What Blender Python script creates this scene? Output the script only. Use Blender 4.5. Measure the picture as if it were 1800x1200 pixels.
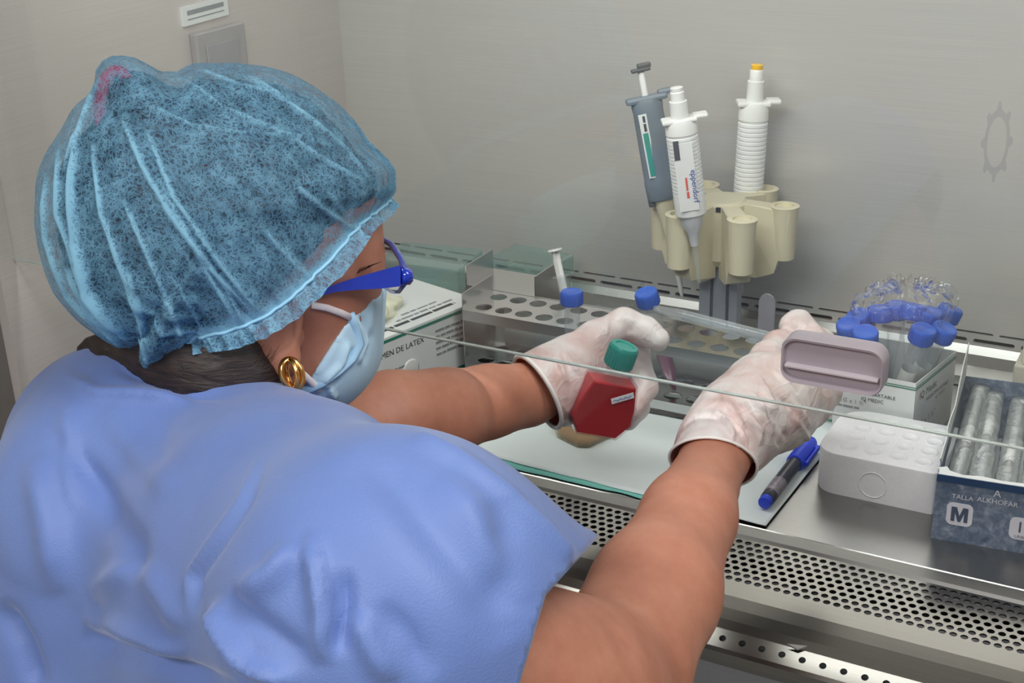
import bpy, bmesh, math, random
import numpy as np
from mathutils import Vector, Matrix, noise as mnoise

for _o in list(bpy.data.objects):
    bpy.data.objects.remove(_o, do_unlink=True)
SC = bpy.context.scene
COL = SC.collection
random.seed(7)
RNG = np.random.default_rng(7)

# ------------------------------------------------------------------ camera
FPX = 2396.0                                   # focal length in pixels of the 1800 x 1200 frame
CAMP = np.array([0.0, 0.0, 0.60])              # metres above the cabinet work surface (z = 0)
_vx = np.array([-4600.0, -846.0, FPX]); _vz = np.array([200.0, 5700.0, FPX])
_X = -_vx / np.linalg.norm(_vx)
_Z = _vz - (_vz @ _X) * _X; _Z = -_Z / np.linalg.norm(_Z)
_Y = np.cross(_Z, _X)
CM = np.array([_X, _Y, _Z])                    # camera axes (right, down, forward) -> world
cam_data = bpy.data.cameras.new('camera')
cam_data.sensor_width = 36.0
cam_data.lens = FPX / 1800.0 * 36.0
cam_data.clip_start = 0.02
cam = bpy.data.objects.new('camera', cam_data)
COL.objects.link(cam)
_R = np.column_stack([CM[:, 0], -CM[:, 1], -CM[:, 2]])
cam.matrix_world = Matrix.Translation(Vector(CAMP)) @ Matrix(_R.tolist()).to_4x4()
SC.camera = cam

# ------------------------------------------------------------------ world, exposure, lamps
world = bpy.data.worlds.new('world'); SC.world = world; world.use_nodes = True
world.node_tree.nodes['Background'].inputs[0].default_value = (0.80, 0.82, 0.86, 1)
world.node_tree.nodes['Background'].inputs[1].default_value = 0.25
SC.view_settings.view_transform = 'Standard'
SC.view_settings.look = 'None'
SC.view_settings.exposure = 0.0
SC.view_settings.gamma = 1.0
SC.view_settings.use_curve_mapping = False
SC.cycles.max_bounces = 10
SC.cycles.transparent_max_bounces = 24
SC.cycles.caustics_reflective = False
SC.cycles.caustics_refractive = False

def area_light(name, loc, rot, sx, sy, power, color):
    d = bpy.data.lights.new(name, 'AREA'); d.shape = 'RECTANGLE'
    d.size = sx; d.size_y = sy; d.energy = power; d.color = color
    o = bpy.data.objects.new(name, d); COL.objects.link(o)
    o.location = loc; o.rotation_euler = rot
    return o
# fluorescent lamp under the cabinet's roof, and the two ceiling panels of the room
area_light('cabinet_lamp_light', (-0.40, 0.905, 0.655), (math.radians(52), 0, 0), 1.0, 0.10, 4.1, (0.99, 1.0, 0.96))
area_light('ceiling_panel_light', (-0.55, -1.15, 1.70), (0, 0, 0), 1.2, 0.6, 40.0, (1.0, 0.97, 0.95))
area_light('ceiling_panel_light_far', (0.60, 0.35, 1.70), (0, 0, 0), 1.2, 0.6, 26.0, (1.0, 0.97, 0.95))

# ------------------------------------------------------------------ pixel helpers (used to work out real positions)
def camp(px, py, d):
    """camera-space point (right, down, forward) at depth d"""
    return np.array([(px - 900.0) / FPX * d, (py - 600.0) / FPX * d, d])
def c2w(p):
    return np.asarray(p) @ CM.T + CAMP
def w2c(p):
    return (np.asarray(p) - CAMP) @ CM
def W(px, py, d):
    return c2w(camp(px, py, d))
def onZ(px, py, z=0.0):
    r = CM @ np.array([(px - 900.0) / FPX, (py - 600.0) / FPX, 1.0]); t = (z - CAMP[2]) / r[2]
    return CAMP + r * t
def onY(px, py, y):
    r = CM @ np.array([(px - 900.0) / FPX, (py - 600.0) / FPX, 1.0]); t = y / r[1]
    return CAMP + r * t
def onX(px, py, x):
    r = CM @ np.array([(px - 900.0) / FPX, (py - 600.0) / FPX, 1.0]); t = x / r[0]
    return CAMP + r * t
UPC = CM.T @ np.array([0, 0, 1.0])             # world up in camera space

# ------------------------------------------------------------------ materials
def srgb(r, g, b):
    def f(c):
        c /= 255.0
        return c / 12.92 if c <= 0.04045 else ((c + 0.055) / 1.055) ** 2.4
    return (f(r), f(g), f(b), 1.0)
MATS = {}
def new_mat(name):
    m = bpy.data.materials.new(name); m.use_nodes = True
    nt = m.node_tree
    return m, nt, nt.nodes['Principled BSDF'], nt.nodes['Material Output']
def coords(nt, scale=(1, 1, 1), kind='Object'):
    tc = nt.nodes.new('ShaderNodeTexCoord'); mp = nt.nodes.new('ShaderNodeMapping')
    mp.inputs['Scale'].default_value = scale
    nt.links.new(tc.outputs[kind], mp.inputs['Vector'])
    return mp.outputs['Vector']
def noise_tex(nt, vec, scale, detail=3.0, rough=0.5, dist=0.0):
    n = nt.nodes.new('ShaderNodeTexNoise')
    n.inputs['Scale'].default_value = scale; n.inputs['Detail'].default_value = detail
    n.inputs['Roughness'].default_value = rough; n.inputs['Distortion'].default_value = dist
    nt.links.new(vec, n.inputs['Vector'])
    return n.outputs['Fac']
def ramp(nt, fac, stops):
    r = nt.nodes.new('ShaderNodeValToRGB')
    el = r.color_ramp.elements
    while len(el) < len(stops): el.new(0.5)
    for e, (p, c) in zip(el, stops):
        e.position = p; e.color = c
    nt.links.new(fac, r.inputs['Fac'])
    return r.outputs['Color']
def bump(nt, bsdf, height, strength, dist=0.001):
    b = nt.nodes.new('ShaderNodeBump'); b.inputs['Strength'].default_value = strength
    b.inputs['Distance'].default_value = dist
    nt.links.new(height, b.inputs['Height']); nt.links.new(b.outputs['Normal'], bsdf.inputs['Normal'])
def plain(name, col, rough=0.5, metal=0.0, var=0.06, scale=40.0, spec=0.5, bmp=0.0, coat=0.0, sss=0.0):
    """one colour with a little noise in it"""
    if name in MATS: return MATS[name]
    m, nt, b, out = new_mat(name)
    v = coords(nt)
    f = noise_tex(nt, v, scale, 4)
    lo = tuple(c * (1 - var) for c in col[:3]) + (1,); hi = tuple(min(1, c * (1 + var)) for c in col[:3]) + (1,)
    nt.links.new(ramp(nt, f, [(0.3, lo), (0.7, hi)]), b.inputs['Base Color'])
    b.inputs['Roughness'].default_value = rough; b.inputs['Metallic'].default_value = metal
    b.inputs['Specular IOR Level'].default_value = spec
    b.inputs['Coat Weight'].default_value = coat
    if sss:
        b.inputs['Subsurface Weight'].default_value = sss
        b.inputs['Subsurface Radius'].default_value = (1.0, 0.45, 0.3); b.inputs['Subsurface Scale'].default_value = 0.004
    if bmp: bump(nt, b, noise_tex(nt, v, scale * 4, 3), bmp)
    MATS[name] = m
    return m
def steel(name, base, rough, streak_axis, aniso=0.0, var=0.05, metal=1.0):
    """brushed stainless steel, grain running along one axis"""
    if name in MATS: return MATS[name]
    m, nt, b, out = new_mat(name)
    sc = [900.0, 900.0, 900.0]; sc[streak_axis] = 6.0
    v = coords(nt, tuple(sc))
    f = noise_tex(nt, v, 1.0, 2)
    big = noise_tex(nt, coords(nt, (3, 3, 3)), 1.0, 2)
    lo = tuple(c * (1 - var) for c in base) + (1,); hi = tuple(min(1, c * (1 + var)) for c in base) + (1,)
    nt.links.new(ramp(nt, f, [(0.25, lo), (0.75, hi)]), b.inputs['Base Color'])
    b.inputs['Metallic'].default_value = metal
    mr = nt.nodes.new('ShaderNodeMapRange'); mr.inputs['To Min'].default_value = rough * 0.85; mr.inputs['To Max'].default_value = rough * 1.15
    nt.links.new(big, mr.inputs['Value']); nt.links.new(mr.outputs['Result'], b.inputs['Roughness'])
    if aniso:
        b.inputs['Anisotropic'].default_value = aniso
        tv = nt.nodes.new('ShaderNodeCombineXYZ'); tv.inputs[streak_axis].default_value = 1.0
        nt.links.new(tv.outputs['Vector'], b.inputs['Tangent'])
    MATS[name] = m
    return m
def clear(name, tint=(1, 1, 1), rough=0.05, haze=0.10, hazecol=(0.9, 0.95, 0.97, 1), refl=1.0, ior=1.45, emboss=0.0):
    """thin clear plastic or glass sheet: see-through, a mirror skin by Fresnel, a little scattering haze"""
    if name in MATS: return MATS[name]
    m, nt, b, out = new_mat(name); nt.nodes.remove(b)
    tr = nt.nodes.new('ShaderNodeBsdfTransparent'); tr.inputs[0].default_value = tuple(tint) + (1,)
    gl = nt.nodes.new('ShaderNodeBsdfGlossy'); gl.inputs['Roughness'].default_value = rough
    df = nt.nodes.new('ShaderNodeBsdfDiffuse'); df.inputs[0].default_value = hazecol
    tl = nt.nodes.new('ShaderNodeBsdfTranslucent'); tl.inputs[0].default_value = hazecol
    dm = nt.nodes.new('ShaderNodeMixShader'); dm.inputs[0].default_value = 0.5
    nt.links.new(df.outputs[0], dm.inputs[1]); nt.links.new(tl.outputs[0], dm.inputs[2])
    hz = nt.nodes.new('ShaderNodeMixShader')
    if emboss:
        f = noise_tex(nt, coords(nt), emboss, 4, 0.6, 1.0)
        r = nt.nodes.new('ShaderNodeMapRange'); r.inputs['From Min'].default_value = 0.35; r.inputs['From Max'].default_value = 0.7
        r.inputs['To Min'].default_value = haze * 0.4; r.inputs['To Max'].default_value = min(1, haze * 2.0)
        nt.links.new(f, r.inputs['Value']); nt.links.new(r.outputs['Result'], hz.inputs[0])
        bp = nt.nodes.new('ShaderNodeBump'); bp.inputs['Strength'].default_value = 0.7; bp.inputs['Distance'].default_value = 0.004
        nt.links.new(f, bp.inputs['Height']); nt.links.new(bp.outputs['Normal'], gl.inputs['Normal'])
    else:
        hz.inputs[0].default_value = haze
    nt.links.new(tr.outputs[0], hz.inputs[1]); nt.links.new(dm.outputs[0], hz.inputs[2])
    fr = nt.nodes.new('ShaderNodeFresnel')
    ge = nt.nodes.new('ShaderNodeNewGeometry'); io = nt.nodes.new('ShaderNodeMapRange')      # same Fresnel on both faces of a thin sheet
    io.inputs['To Min'].default_value = ior; io.inputs['To Max'].default_value = 1.0 / ior
    nt.links.new(ge.outputs['Backfacing'], io.inputs['Value']); nt.links.new(io.outputs['Result'], fr.inputs['IOR'])
    mu = nt.nodes.new('ShaderNodeMath'); mu.operation = 'MULTIPLY'; mu.inputs[1].default_value = refl
    nt.links.new(fr.outputs[0], mu.inputs[0])
    mx = nt.nodes.new('ShaderNodeMixShader')
    nt.links.new(mu.outputs[0], mx.inputs[0]); nt.links.new(hz.outputs[0], mx.inputs[1]); nt.links.new(gl.outputs[0], mx.inputs[2])
    nt.links.new(mx.outputs[0], out.inputs['Surface'])
    MATS[name] = m
    return m

M_WALLSTEEL = steel('steel_cabinet_wall', (0.68, 0.665, 0.64), 0.33, 0, 0.7, metal=0.45)
M_SIDESTEEL = steel('steel_cabinet_side', (0.70, 0.66, 0.635), 0.36, 1, 0.0, metal=0.45)
M_TRAY = steel('steel_work_tray', (0.34, 0.34, 0.33), 0.30, 0, 0.3)
M_GRILLE = steel('steel_front_grille', (0.21, 0.205, 0.19), 0.24, 0, 0.2)
M_RACK = steel('steel_tube_rack', (0.66, 0.66, 0.66), 0.22, 0)
M_DARKPANEL = plain('dark_painted_panel', srgb(74, 78, 92), 0.35)
M_PLENUM = plain('dark_plenum', srgb(22, 20, 26), 0.9)
M_WHITEPAINT = plain('white_wall_paint', srgb(214, 210, 204), 0.8, var=0.02, scale=6)
M_WHITEPLASTIC = plain('white_plastic', srgb(232, 232, 230), 0.35, var=0.02)
M_WHITECARD = plain('white_card', srgb(226, 229, 228), 0.55, var=0.03, scale=20)
M_INK = plain('black_print', srgb(58, 62, 66), 0.6)
M_INKGREY = plain('grey_print', srgb(142, 147, 150), 0.6)
M_GREENPRINT = plain('green_print', srgb(42, 122, 104), 0.6)
M_BLUECAP = plain('blue_tube_cap', srgb(50, 98, 200), 0.40, var=0.05)
M_TEALCAP = plain('teal_flask_cap', srgb(8, 140, 126), 0.38, var=0.05)
M_GREYPLASTIC = plain('grey_pipette_plastic', srgb(112, 124, 136), 0.42, var=0.04)
M_DARKGREY = plain('dark_grey_plastic', srgb(74, 76, 78), 0.5)
M_CREAM = plain('cream_holder_plastic', srgb(214, 206, 178), 0.45, var=0.03, scale=15)
M_YELLOW = plain('yellow_button', srgb(244, 190, 20), 0.4)
M_PAPERPAD = plain('white_pad_paper', srgb(222, 232, 232), 0.85, var=0.02, scale=12, bmp=0.15)
M_TEALPAD = plain('teal_pad_backing', srgb(120, 196, 184), 0.7, var=0.05)
M_FOAM = plain('white_styrofoam', srgb(236, 236, 238), 0.75, var=0.02, scale=260, bmp=0.25)
M_NAVY = plain('navy_print', srgb(36, 66, 104), 0.45)
M_BEIGE = plain('beige_plastic', srgb(206, 200, 184), 0.5)
M_ALU = steel('aluminium_post', (0.62, 0.64, 0.68), 0.38, 2)
M_HANDLE = plain('lilac_grey_plastic', srgb(172, 163, 171), 0.36, var=0.03, scale=14)
M_HANDLERIM = plain('pale_lilac_edge', srgb(206, 198, 204), 0.3, var=0.02)
M_CLEAR = clear('clear_plastic', (0.97, 0.99, 0.99), 0.08, 0.14)
M_TUBE = clear('clear_tube_plastic', (0.96, 0.98, 0.99), 0.10, 0.24, (0.88, 0.92, 0.95, 1))
M_BAG = clear('crinkled_bag_film', (0.99, 1.0, 1.0), 0.06, 0.014, (0.92, 0.95, 0.98, 1), 1.1, 1.5, emboss=90.0)
M_WRAP = clear('crinkled_wrapper_film', (0.97, 0.99, 0.99), 0.12, 0.24, (0.86, 0.89, 0.88, 1), 1.5, 1.5, emboss=45.0)
M_TEALCLEAR = clear('teal_clear_plastic', (0.80, 0.93, 0.91), 0.10, 0.20, (0.62, 0.82, 0.78, 1))
M_GLASS = clear('sash_glass', (0.975, 0.99, 0.985), 0.0, 0.022, (0.9, 0.95, 0.93, 1), 1.0, 1.5)
M_GLASSEDGE = plain('polished_glass_edge', srgb(168, 180, 176), 0.15, var=0.15, scale=60, spec=0.8)

# ------------------------------------------------------------------ object helpers
ROOT = {}
def props(o, label=None, cat=None, group=None, kind=None):
    if label: o['label'] = label
    if cat: o['category'] = cat
    if group: o['group'] = group
    if kind: o['kind'] = kind
    return o
def thing(name, label, cat, loc, group=None):
    o = bpy.data.objects.new(name, None); COL.objects.link(o)
    o.empty_display_size = 0.02
    o.location = Vector(loc); ROOT[o.name] = np.array(loc, float)
    return props(o, label, cat, group)
def base_of(o):
    return ROOT.get(o.name, np.zeros(3)) if o is not None else np.zeros(3)
def put(name, verts, faces, mat, parent=None, smooth=False, loc=None, label=None, autosmooth=None):
    """mesh given in world coordinates -> object; a child keeps its thing's origin, a lone mesh gets origin loc"""
    org = base_of(parent) if parent is not None else (np.array(loc, float) if loc is not None else np.zeros(3))
    v = np.asarray(verts, float) - org
    me = bpy.data.meshes.new(name)
    me.from_pydata([tuple(p) for p in v.tolist()], [], [list(map(int, f)) for f in faces])
    me.validate()
    if smooth:
        me.polygons.foreach_set('use_smooth', [True] * len(me.polygons))
    o = bpy.data.objects.new(name, me); COL.objects.link(o)
    if autosmooth is not None and smooth:
        try: me.set_sharp_from_angle(angle=math.radians(autosmooth))
        except Exception: pass
    if mat is not None:
        for mm in (mat if isinstance(mat, (list, tuple)) else [mat]): me.materials.append(mm)
    if parent is not None:
        o.parent = parent
    else:
        o.location = Vector(org)
    ROOT[o.name] = org
    if label: o['label'] = label
    return o
class MB:
    """collects vertices and faces for one mesh"""
    def __init__(s): s.v = []; s.f = []
    def add(s, v, f):
        n = len(s.v); s.v += [tuple(map(float, p)) for p in v]; s.f += [[i + n for i in q] for q in f]; return s
    def box(s, lo, hi, fr=None, bev=0.0):
        lo = np.array(lo, float); hi = np.array(hi, float)
        if bev <= 0:
            v = [(x, y, z) for x in (lo[0], hi[0]) for y in (lo[1], hi[1]) for z in (lo[2], hi[2])]
            f = [(0, 1, 3, 2), (4, 6, 7, 5), (0, 4, 5, 1), (2, 3, 7, 6), (0, 2, 6, 4), (1, 5, 7, 3)]
        else:
            bm = bmesh.new(); bmesh.ops.create_cube(bm, size=1.0)
            for q in bm.verts: q.co = Vector((lo + hi) / 2) + Vector(q.co * 1.0) * 1.0 if False else Vector(((lo + hi) / 2) + np.array(q.co) * (hi - lo))
            bmesh.ops.bevel(bm, geom=bm.edges[:], offset=bev, segments=2, affect='EDGES', profile=0.6)
            bm.verts.ensure_lookup_table()
            v = [tuple(q.co) for q in bm.verts]; f = [[q.index for q in p.verts] for p in bm.faces]; bm.free()
        if fr is not None: v = [fr(p) for p in v]
        return s.add(v, f)
    def prism(s, poly, z0, z1, fr=None):
        n = len(poly)
        v = [(x, y, z0) for x, y in poly] + [(x, y, z1) for x, y in poly]
        f = [list(range(n))[::-1], list(range(n, 2 * n))] + [(i, (i + 1) % n, n + (i + 1) % n, n + i) for i in range(n)]
        if fr is not None: v = [fr(p) for p in v]
        return s.add(v, f)
    def lathe(s, prof, seg=24, fr=None, cap0=True, cap1=True, sx=1.0, sy=1.0):
        """prof: (radius, height) list, axis +z"""
        v = []; f = []
        for r, z in prof:
            for k in range(seg):
                a = 2 * math.pi * k / seg
                v.append((r * math.cos(a) * sx, r * math.sin(a) * sy, z))
        for i in range(len(prof) - 1):
            for k in range(seg):
                k2 = (k + 1) % seg
                f.append((i * seg + k, i * seg + k2, (i + 1) * seg + k2, (i + 1) * seg + k))
        if cap0: f.append(list(range(seg))[::-1])
        if cap1: f.append(list(range((len(prof) - 1) * seg, len(prof) * seg)))
        if fr is not None: v = [fr(p) for p in v]
        return s.add(v, f)
    def tube(s, pts, rad, seg=10, closed=False, flat=None):
        """sweep a circle (or an ellipse, flat=(a,b,up)) along world points"""
        pts = np.asarray(pts, float); n = len(pts)
        if np.isscalar(rad): rad = [rad] * n
        v = []; f = []; prev = None
        for i in range(n):
            if closed: t = pts[(i + 1) % n] - pts[i - 1]
            else: t = pts[min(i + 1, n - 1)] - pts[max(i - 1, 0)]
            t /= np.linalg.norm(t) + 1e-12
            if flat is not None: a = np.cross(np.array(flat[2], float), t)
            elif prev is None: a = np.cross(t, [0.13, 0.31, 0.94])
            else: a = prev - (prev @ t) * t
            a /= np.linalg.norm(a) + 1e-12; b = np.cross(t, a); prev = a
            ra, rb = (flat[0], flat[1]) if flat is not None else (rad[i], rad[i])
            for k in range(seg):
                c = 2 * math.pi * k / seg
                v.append(pts[i] + a * ra * math.cos(c) + b * rb * math.sin(c))
        m = n if closed else n - 1
        for i in range(m):
            j = (i + 1) % n
            for k in range(seg):
                k2 = (k + 1) % seg
                f.append((i * seg + k, i * seg + k2, j * seg + k2, j * seg + k))
        if not closed: f += [list(range(seg))[::-1], list(range((n - 1) * seg, n * seg))]
        return s.add(v, f)
    def put(s, name, mat, parent=None, smooth=False, loc=None, label=None, autosmooth=None):
        return put(name, s.v, s.f, mat, parent, smooth, loc, label, autosmooth)
def frame(o, x, y=None, z=None):
    """local -> world map with origin o and axes; missing axes are completed"""
    o = np.asarray(o, float)
    if z is None: z = np.array([0, 0, 1.0])
    x = np.asarray(x, float) / np.linalg.norm(x)
    z = np.asarray(z, float); z = z - (z @ x) * x; z /= np.linalg.norm(z)
    y = np.cross(z, x)
    return lambda p: o + x * p[0] + y * p[1] + z * p[2]
def axis_frame(a, b, side=None):
    """local z runs from a to b; local x as near to side as it can be"""
    a = np.asarray(a, float); z = np.asarray(b, float) - a; L = np.linalg.norm(z); z /= L
    s = np.array([1.0, 0, 0]) if side is None else np.asarray(side, float)
    x = s - (s @ z) * z; x /= np.linalg.norm(x); y = np.cross(z, x)
    return (lambda p: a + x * p[0] + y * p[1] + z * p[2]), L
def text(string, size, origin, xdir, ydir, mat, parent, name='lettering', align='LEFT', bold=0.0, lift=0.0004, sx=1.0):
    """flat lettering lying on a surface, as a mesh"""
    cu = bpy.data.curves.new('t', 'FONT'); cu.body = string; cu.size = size; cu.align_x = align
    cu.resolution_u = 2; cu.offset = bold
    o = bpy.data.objects.new('t', cu); COL.objects.link(o)
    dg = bpy.context.evaluated_depsgraph_get(); dg.update()
    me = o.evaluated_get(dg).to_mesh()
    vs = [tuple(q.co) for q in me.vertices]; fs = [list(p.vertices) for p in me.polygons]
    o.evaluated_get(dg).to_mesh_clear()
    bpy.data.objects.remove(o, do_unlink=True); bpy.data.curves.remove(cu)
    xd = np.asarray(xdir, float) / np.linalg.norm(xdir); yd = np.asarray(ydir, float); yd = yd - (yd @ xd) * xd; yd /= np.linalg.norm(yd)
    n = np.cross(xd, yd); org = np.asarray(origin, float) + n * lift
    return put(name, [org + xd * p[0] * sx + yd * p[1] for p in vs], fs, mat, parent)
def quad(name, o, u, v, mat, parent, lift=0.0003, thick=0.0004):
    """thin printed patch with corner o and edges u, v"""
    o = np.asarray(o, float); u = np.asarray(u, float); v = np.asarray(v, float)
    n = np.cross(u, v); n /= np.linalg.norm(n)
    a = o + n * lift
    vs = [a, a + u, a + u + v, a + v]; vs += [p - n * thick for p in vs]
    return put(name, vs, [(0, 1, 2, 3), (7, 6, 5, 4), (0, 4, 5, 1), (1, 5, 6, 2), (2, 6, 7, 3), (3, 7, 4, 0)], mat, parent)
def rrect(w, h, r, seg=5):
    """rounded rectangle outline centred on the origin"""
    pts = []
    for cx, cy, a0 in ((w / 2 - r, h / 2 - r, 0), (-w / 2 + r, h / 2 - r, 90), (-w / 2 + r, -h / 2 + r, 180), (w / 2 - r, -h / 2 + r, 270)):
        for k in range(seg + 1):
            a = math.radians(a0 + 90.0 * k / seg); pts.append((cx + r * math.cos(a), cy + r * math.sin(a)))
    return pts
def holed_cells(cells, mp, depth, mb):
    """cells: (x0,x1,y0,y1, hole half-width, half-height); mp maps (x,y,z)->world. Each cell is a plate piece with a real stadium hole."""
    for x0, x1, y0, y1, hw, hh in cells:
        cx, cy = (x0 + x1) / 2, (y0 + y1) / 2
        inner = rrect(2 * hw, 2 * hh, min(hw, hh) * 0.999, 3)
        outer = []
        for x, y in inner:
            ax, ay = x / hw, y / hh
            m = max(abs(ax), abs(ay)); outer.append((cx + ax / m * (x1 - x0) / 2, cy + ay / m * (y1 - y0) / 2))
        # snap the outer ring onto the four corners
        for sx in (-1, 1):
            for sy in (-1, 1):
                k = min(range(len(inner)), key=lambda i: abs(inner[i][0] / hw - sx * 0.75) + abs(inner[i][1] / hh - sy * 0.75))
                outer[k] = (cx + sx * (x1 - x0) / 2, cy + sy * (y1 - y0) / 2)
        n = len(inner)
        v = [mp((x, y, 0)) for x, y in outer] + [mp((cx + x, cy + y, 0)) for x, y in inner] + [mp((cx + x * 0.97, cy + y * 0.97, -depth)) for x, y in inner]
        f = [(i, (i + 1) % n, n + (i + 1) % n, n + i) for i in range(n)] + [(n + i, n + (i + 1) % n, 2 * n + (i + 1) % n, 2 * n + i) for i in range(n)]
        mb.add(v, f)

# ================================================================== the room
def struct(name, mb, mat):
    o = mb.put(name, mat); o['kind'] = 'structure'; return o
FLOOR = -0.90
struct('floor', MB().box((-3.2, -2.4, FLOOR - 0.05), (2.6, 2.0, FLOOR)), plain('grey_vinyl_floor', srgb(150, 150, 148), 0.5, var=0.06, scale=8))
struct('wall_back', MB().box((-3.2, 1.95, FLOOR), (2.6, 2.0, 1.75)), M_WHITEPAINT)
struct('wall_front', MB().box((-3.2, -2.4, FLOOR), (2.6, -2.35, 1.75)), M_WHITEPAINT)
struct('wall_left', MB().box((-3.2, -2.35, FLOOR), (-3.15, 1.95, 1.75)), M_WHITEPAINT)
struct('wall_right', MB().box((2.55, -2.35, FLOOR), (2.6, 1.95, 1.75)), M_WHITEPAINT)
struct('ceiling', MB().box((-3.2, -2.4, 1.75), (2.6, 2.0, 1.80)), M_WHITEPAINT)

# ================================================================== biosafety cabinet
XL, XR, YB, YS, ZT = -1.02, 0.24, 1.39, 0.84, 0.70
SASH_Z = 0.184
cab = thing('biosafety_cabinet', 'stainless steel biosafety cabinet with glass sash and perforated front grille', 'cabinet', (-0.39, 1.10, FLOOR))
# back wall: plain sheet above, a band with two rows of real slots below
mb = MB()
wallmap = lambda p: np.array([p[0], YB + (-p[2] if p[2] < 0 else 0) , p[1]])
def wmap(p): return np.array([p[0], YB - p[2], p[1]])
cells = []
x = XL
PIT = 0.0484
n = int((XR - XL) / PIT)
rows = [(0.0, 0.0225, 0.0), (0.0225, 0.0315, 0.0026), (0.0315, 0.0335, 0.0), (0.0335, 0.0390, 0.0013), (0.0390, ZT, 0.0)]
for z0, z1, hh in rows:
    if hh == 0.0:
        mb.add([wmap((XL, z0, 0)), wmap((XR, z0, 0)), wmap((XR, z1, 0)), wmap((XL, z1, 0))], [(0, 1, 2, 3)])
    else:
        off = 0.012 if hh > 0.002 else -0.0105
        xs = [XL] + [XL + off + PIT * k for k in range(1, n)] + [XR]
        for a, b in zip(xs[:-1], xs[1:]):
            cells.append((a, b, z0, z1, (b - a) / 2 - 0.003, hh))
holed_cells(cells, wmap, 0.004, mb)
mb.put('back_wall', M_WALLSTEEL, cab)
MB().box((XL, YB + 0.010, 0.0), (XR, YB + 0.06, ZT)).put('rear_plenum', M_PLENUM, cab)
MB().box((XL - 0.03, YS - 0.02, -0.05), (XL, YB + 0.06, ZT)).put('side_wall', M_SIDESTEEL, cab)
MB().box((XR, YS - 0.02, -0.05), (XR + 0.03, YB + 0.06, ZT)).put('side_wall', M_SIDESTEEL, cab)
MB().box((XL - 0.03, YS - 0.02, ZT), (XR + 0.03, YB + 0.06, ZT + 0.04)).put('roof', M_SIDESTEEL, cab)
MB().box((XL - 0.09, 0.76, FLOOR), (XL - 0.012, YS + 0.004, ZT + 0.04), bev=0.004).put('front_column', plain('dark_grey_column', srgb(120, 116, 112), 0.4), cab)
MB().box((XR + 0.012, 0.76, FLOOR), (XR + 0.09, YS + 0.004, ZT + 0.04), bev=0.004).put('front_column', MATS['dark_grey_column'], cab)
MB().box((XL - 0.09, 0.70, ZT + 0.04), (XR + 0.09, YB + 0.06, ZT + 0.45), bev=0.006).put('top_housing', plain('housing_enamel', srgb(214, 214, 208), 0.4), cab)
# lamp tube in its housing
lp = MB().box((XL + 0.10, 0.850, ZT - 0.03), (XR - 0.12, 0.905, ZT - 0.001)).put('lamp_housing', M_WHITEPLASTIC, cab)
# steel cove along the rear edge of the tray
prof = [(1.330, 0.0012), (1.352, 0.0014), (1.372, 0.006), (1.384, 0.014), (1.3895, 0.022)]
mb = MB()
for a, b in zip(prof[:-1], prof[1:]):
    mb.add([(XL, a[0], a[1]), (XR, a[0], a[1]), (XR, b[0], b[1]), (XL, b[0], b[1])], [(0, 1, 2, 3)])
mb.put('rear_cove', M_TRAY, cab, smooth=True)
# work tray: flat top with a bevelled front band
mb = MB()
prof = [(1.37, 0.0), (0.9715, 0.0), (0.9705, -0.0006), (0.9585, -0.0022), (0.9562, -0.0045), (0.9562, -0.02), (1.37, -0.02)]
for i in range(len(prof)):
    a, b = prof[i], prof[(i + 1) % len(prof)]
    mb.add([(XL, a[0], a[1]), (XR, a[0], a[1]), (XR, b[0], b[1]), (XL, b[0], b[1])], [(3, 2, 1, 0)])
mb.put('work_tray', M_TRAY, cab)
# front grille: eight staggered rows of round holes, then a smooth sheet that rolls down to a row of wider spaced holes
P = 0.008
mb = MB(); cells = []
zg = -0.004
gm = lambda p: np.array([p[0], p[1], zg + p[2]])
for r in range(8):
    yc = 0.950 - r * P
    off = P / 2 if r % 2 else 0.0
    n = int((XR - XL) / P)
    for k in range(n):
        xa = XL + off + k * P
        cells.append((xa, xa + P, yc - P / 2, yc + P / 2, 0.0029, 0.0029))
    if off: mb.add([gm((XL, yc - P / 2, 0)), gm((XL + off, yc - P / 2, 0)), gm((XL + off, yc + P / 2, 0)), gm((XL, yc + P / 2, 0))], [(0, 1, 2, 3)])
holed_cells(cells, gm, 0.0012, mb)
y_end = 0.950 - 7 * P - P / 2
mb.add([gm((XL, 0.954, 0)), gm((XR, 0.954, 0)), gm((XR, 0.9555, 0)), gm((XL, 0.9555, 0))], [(0, 1, 2, 3)])
sheet = [(y_end, zg), (0.870, -0.0040), (0.855, -0.0050), (0.842, -0.0066), (0.8325, -0.0090)]
for a, b in zip(sheet[:-1], sheet[1:]):
    mb.add([(XL, a[0], a[1]), (XR, a[0], a[1]), (XR, b[0], b[1]), (XL, b[0], b[1])], [(3, 2, 1, 0)])
sl = np.array([0.0, 0.8325 - 0.8175, -0.0090 + 0.0155]); slL = np.linalg.norm(sl); slu = sl / slL
nrm = np.cross([1, 0, 0], slu)
hm = lambda p: np.array([p[0], 0.8325, -0.0090]) + slu * (p[1] - slL) + nrm * p[2]
Q = 0.0155; n = int((XR - XL) / Q); x0 = -0.295 - Q / 2 - Q * int((-0.295 - Q / 2 - XL) / Q)
hc = [(x0 + k * Q, x0 + (k + 1) * Q, 0.0, slL, 0.0027, 0.0027) for k in range(n - 1)]
holed_cells(hc, hm, 0.0012, mb)
for xa, xb in ((XL, x0), (x0 + (n - 1) * Q, XR)):
    mb.add([hm((xa, 0, 0)), hm((xb, 0, 0)), hm((xb, slL, 0)), hm((xa, slL, 0))], [(0, 1, 2, 3)])
edge = [(0.8175, -0.0155), (0.8150, -0.0180), (0.8140, -0.0240), (0.8160, -0.030)]
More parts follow.
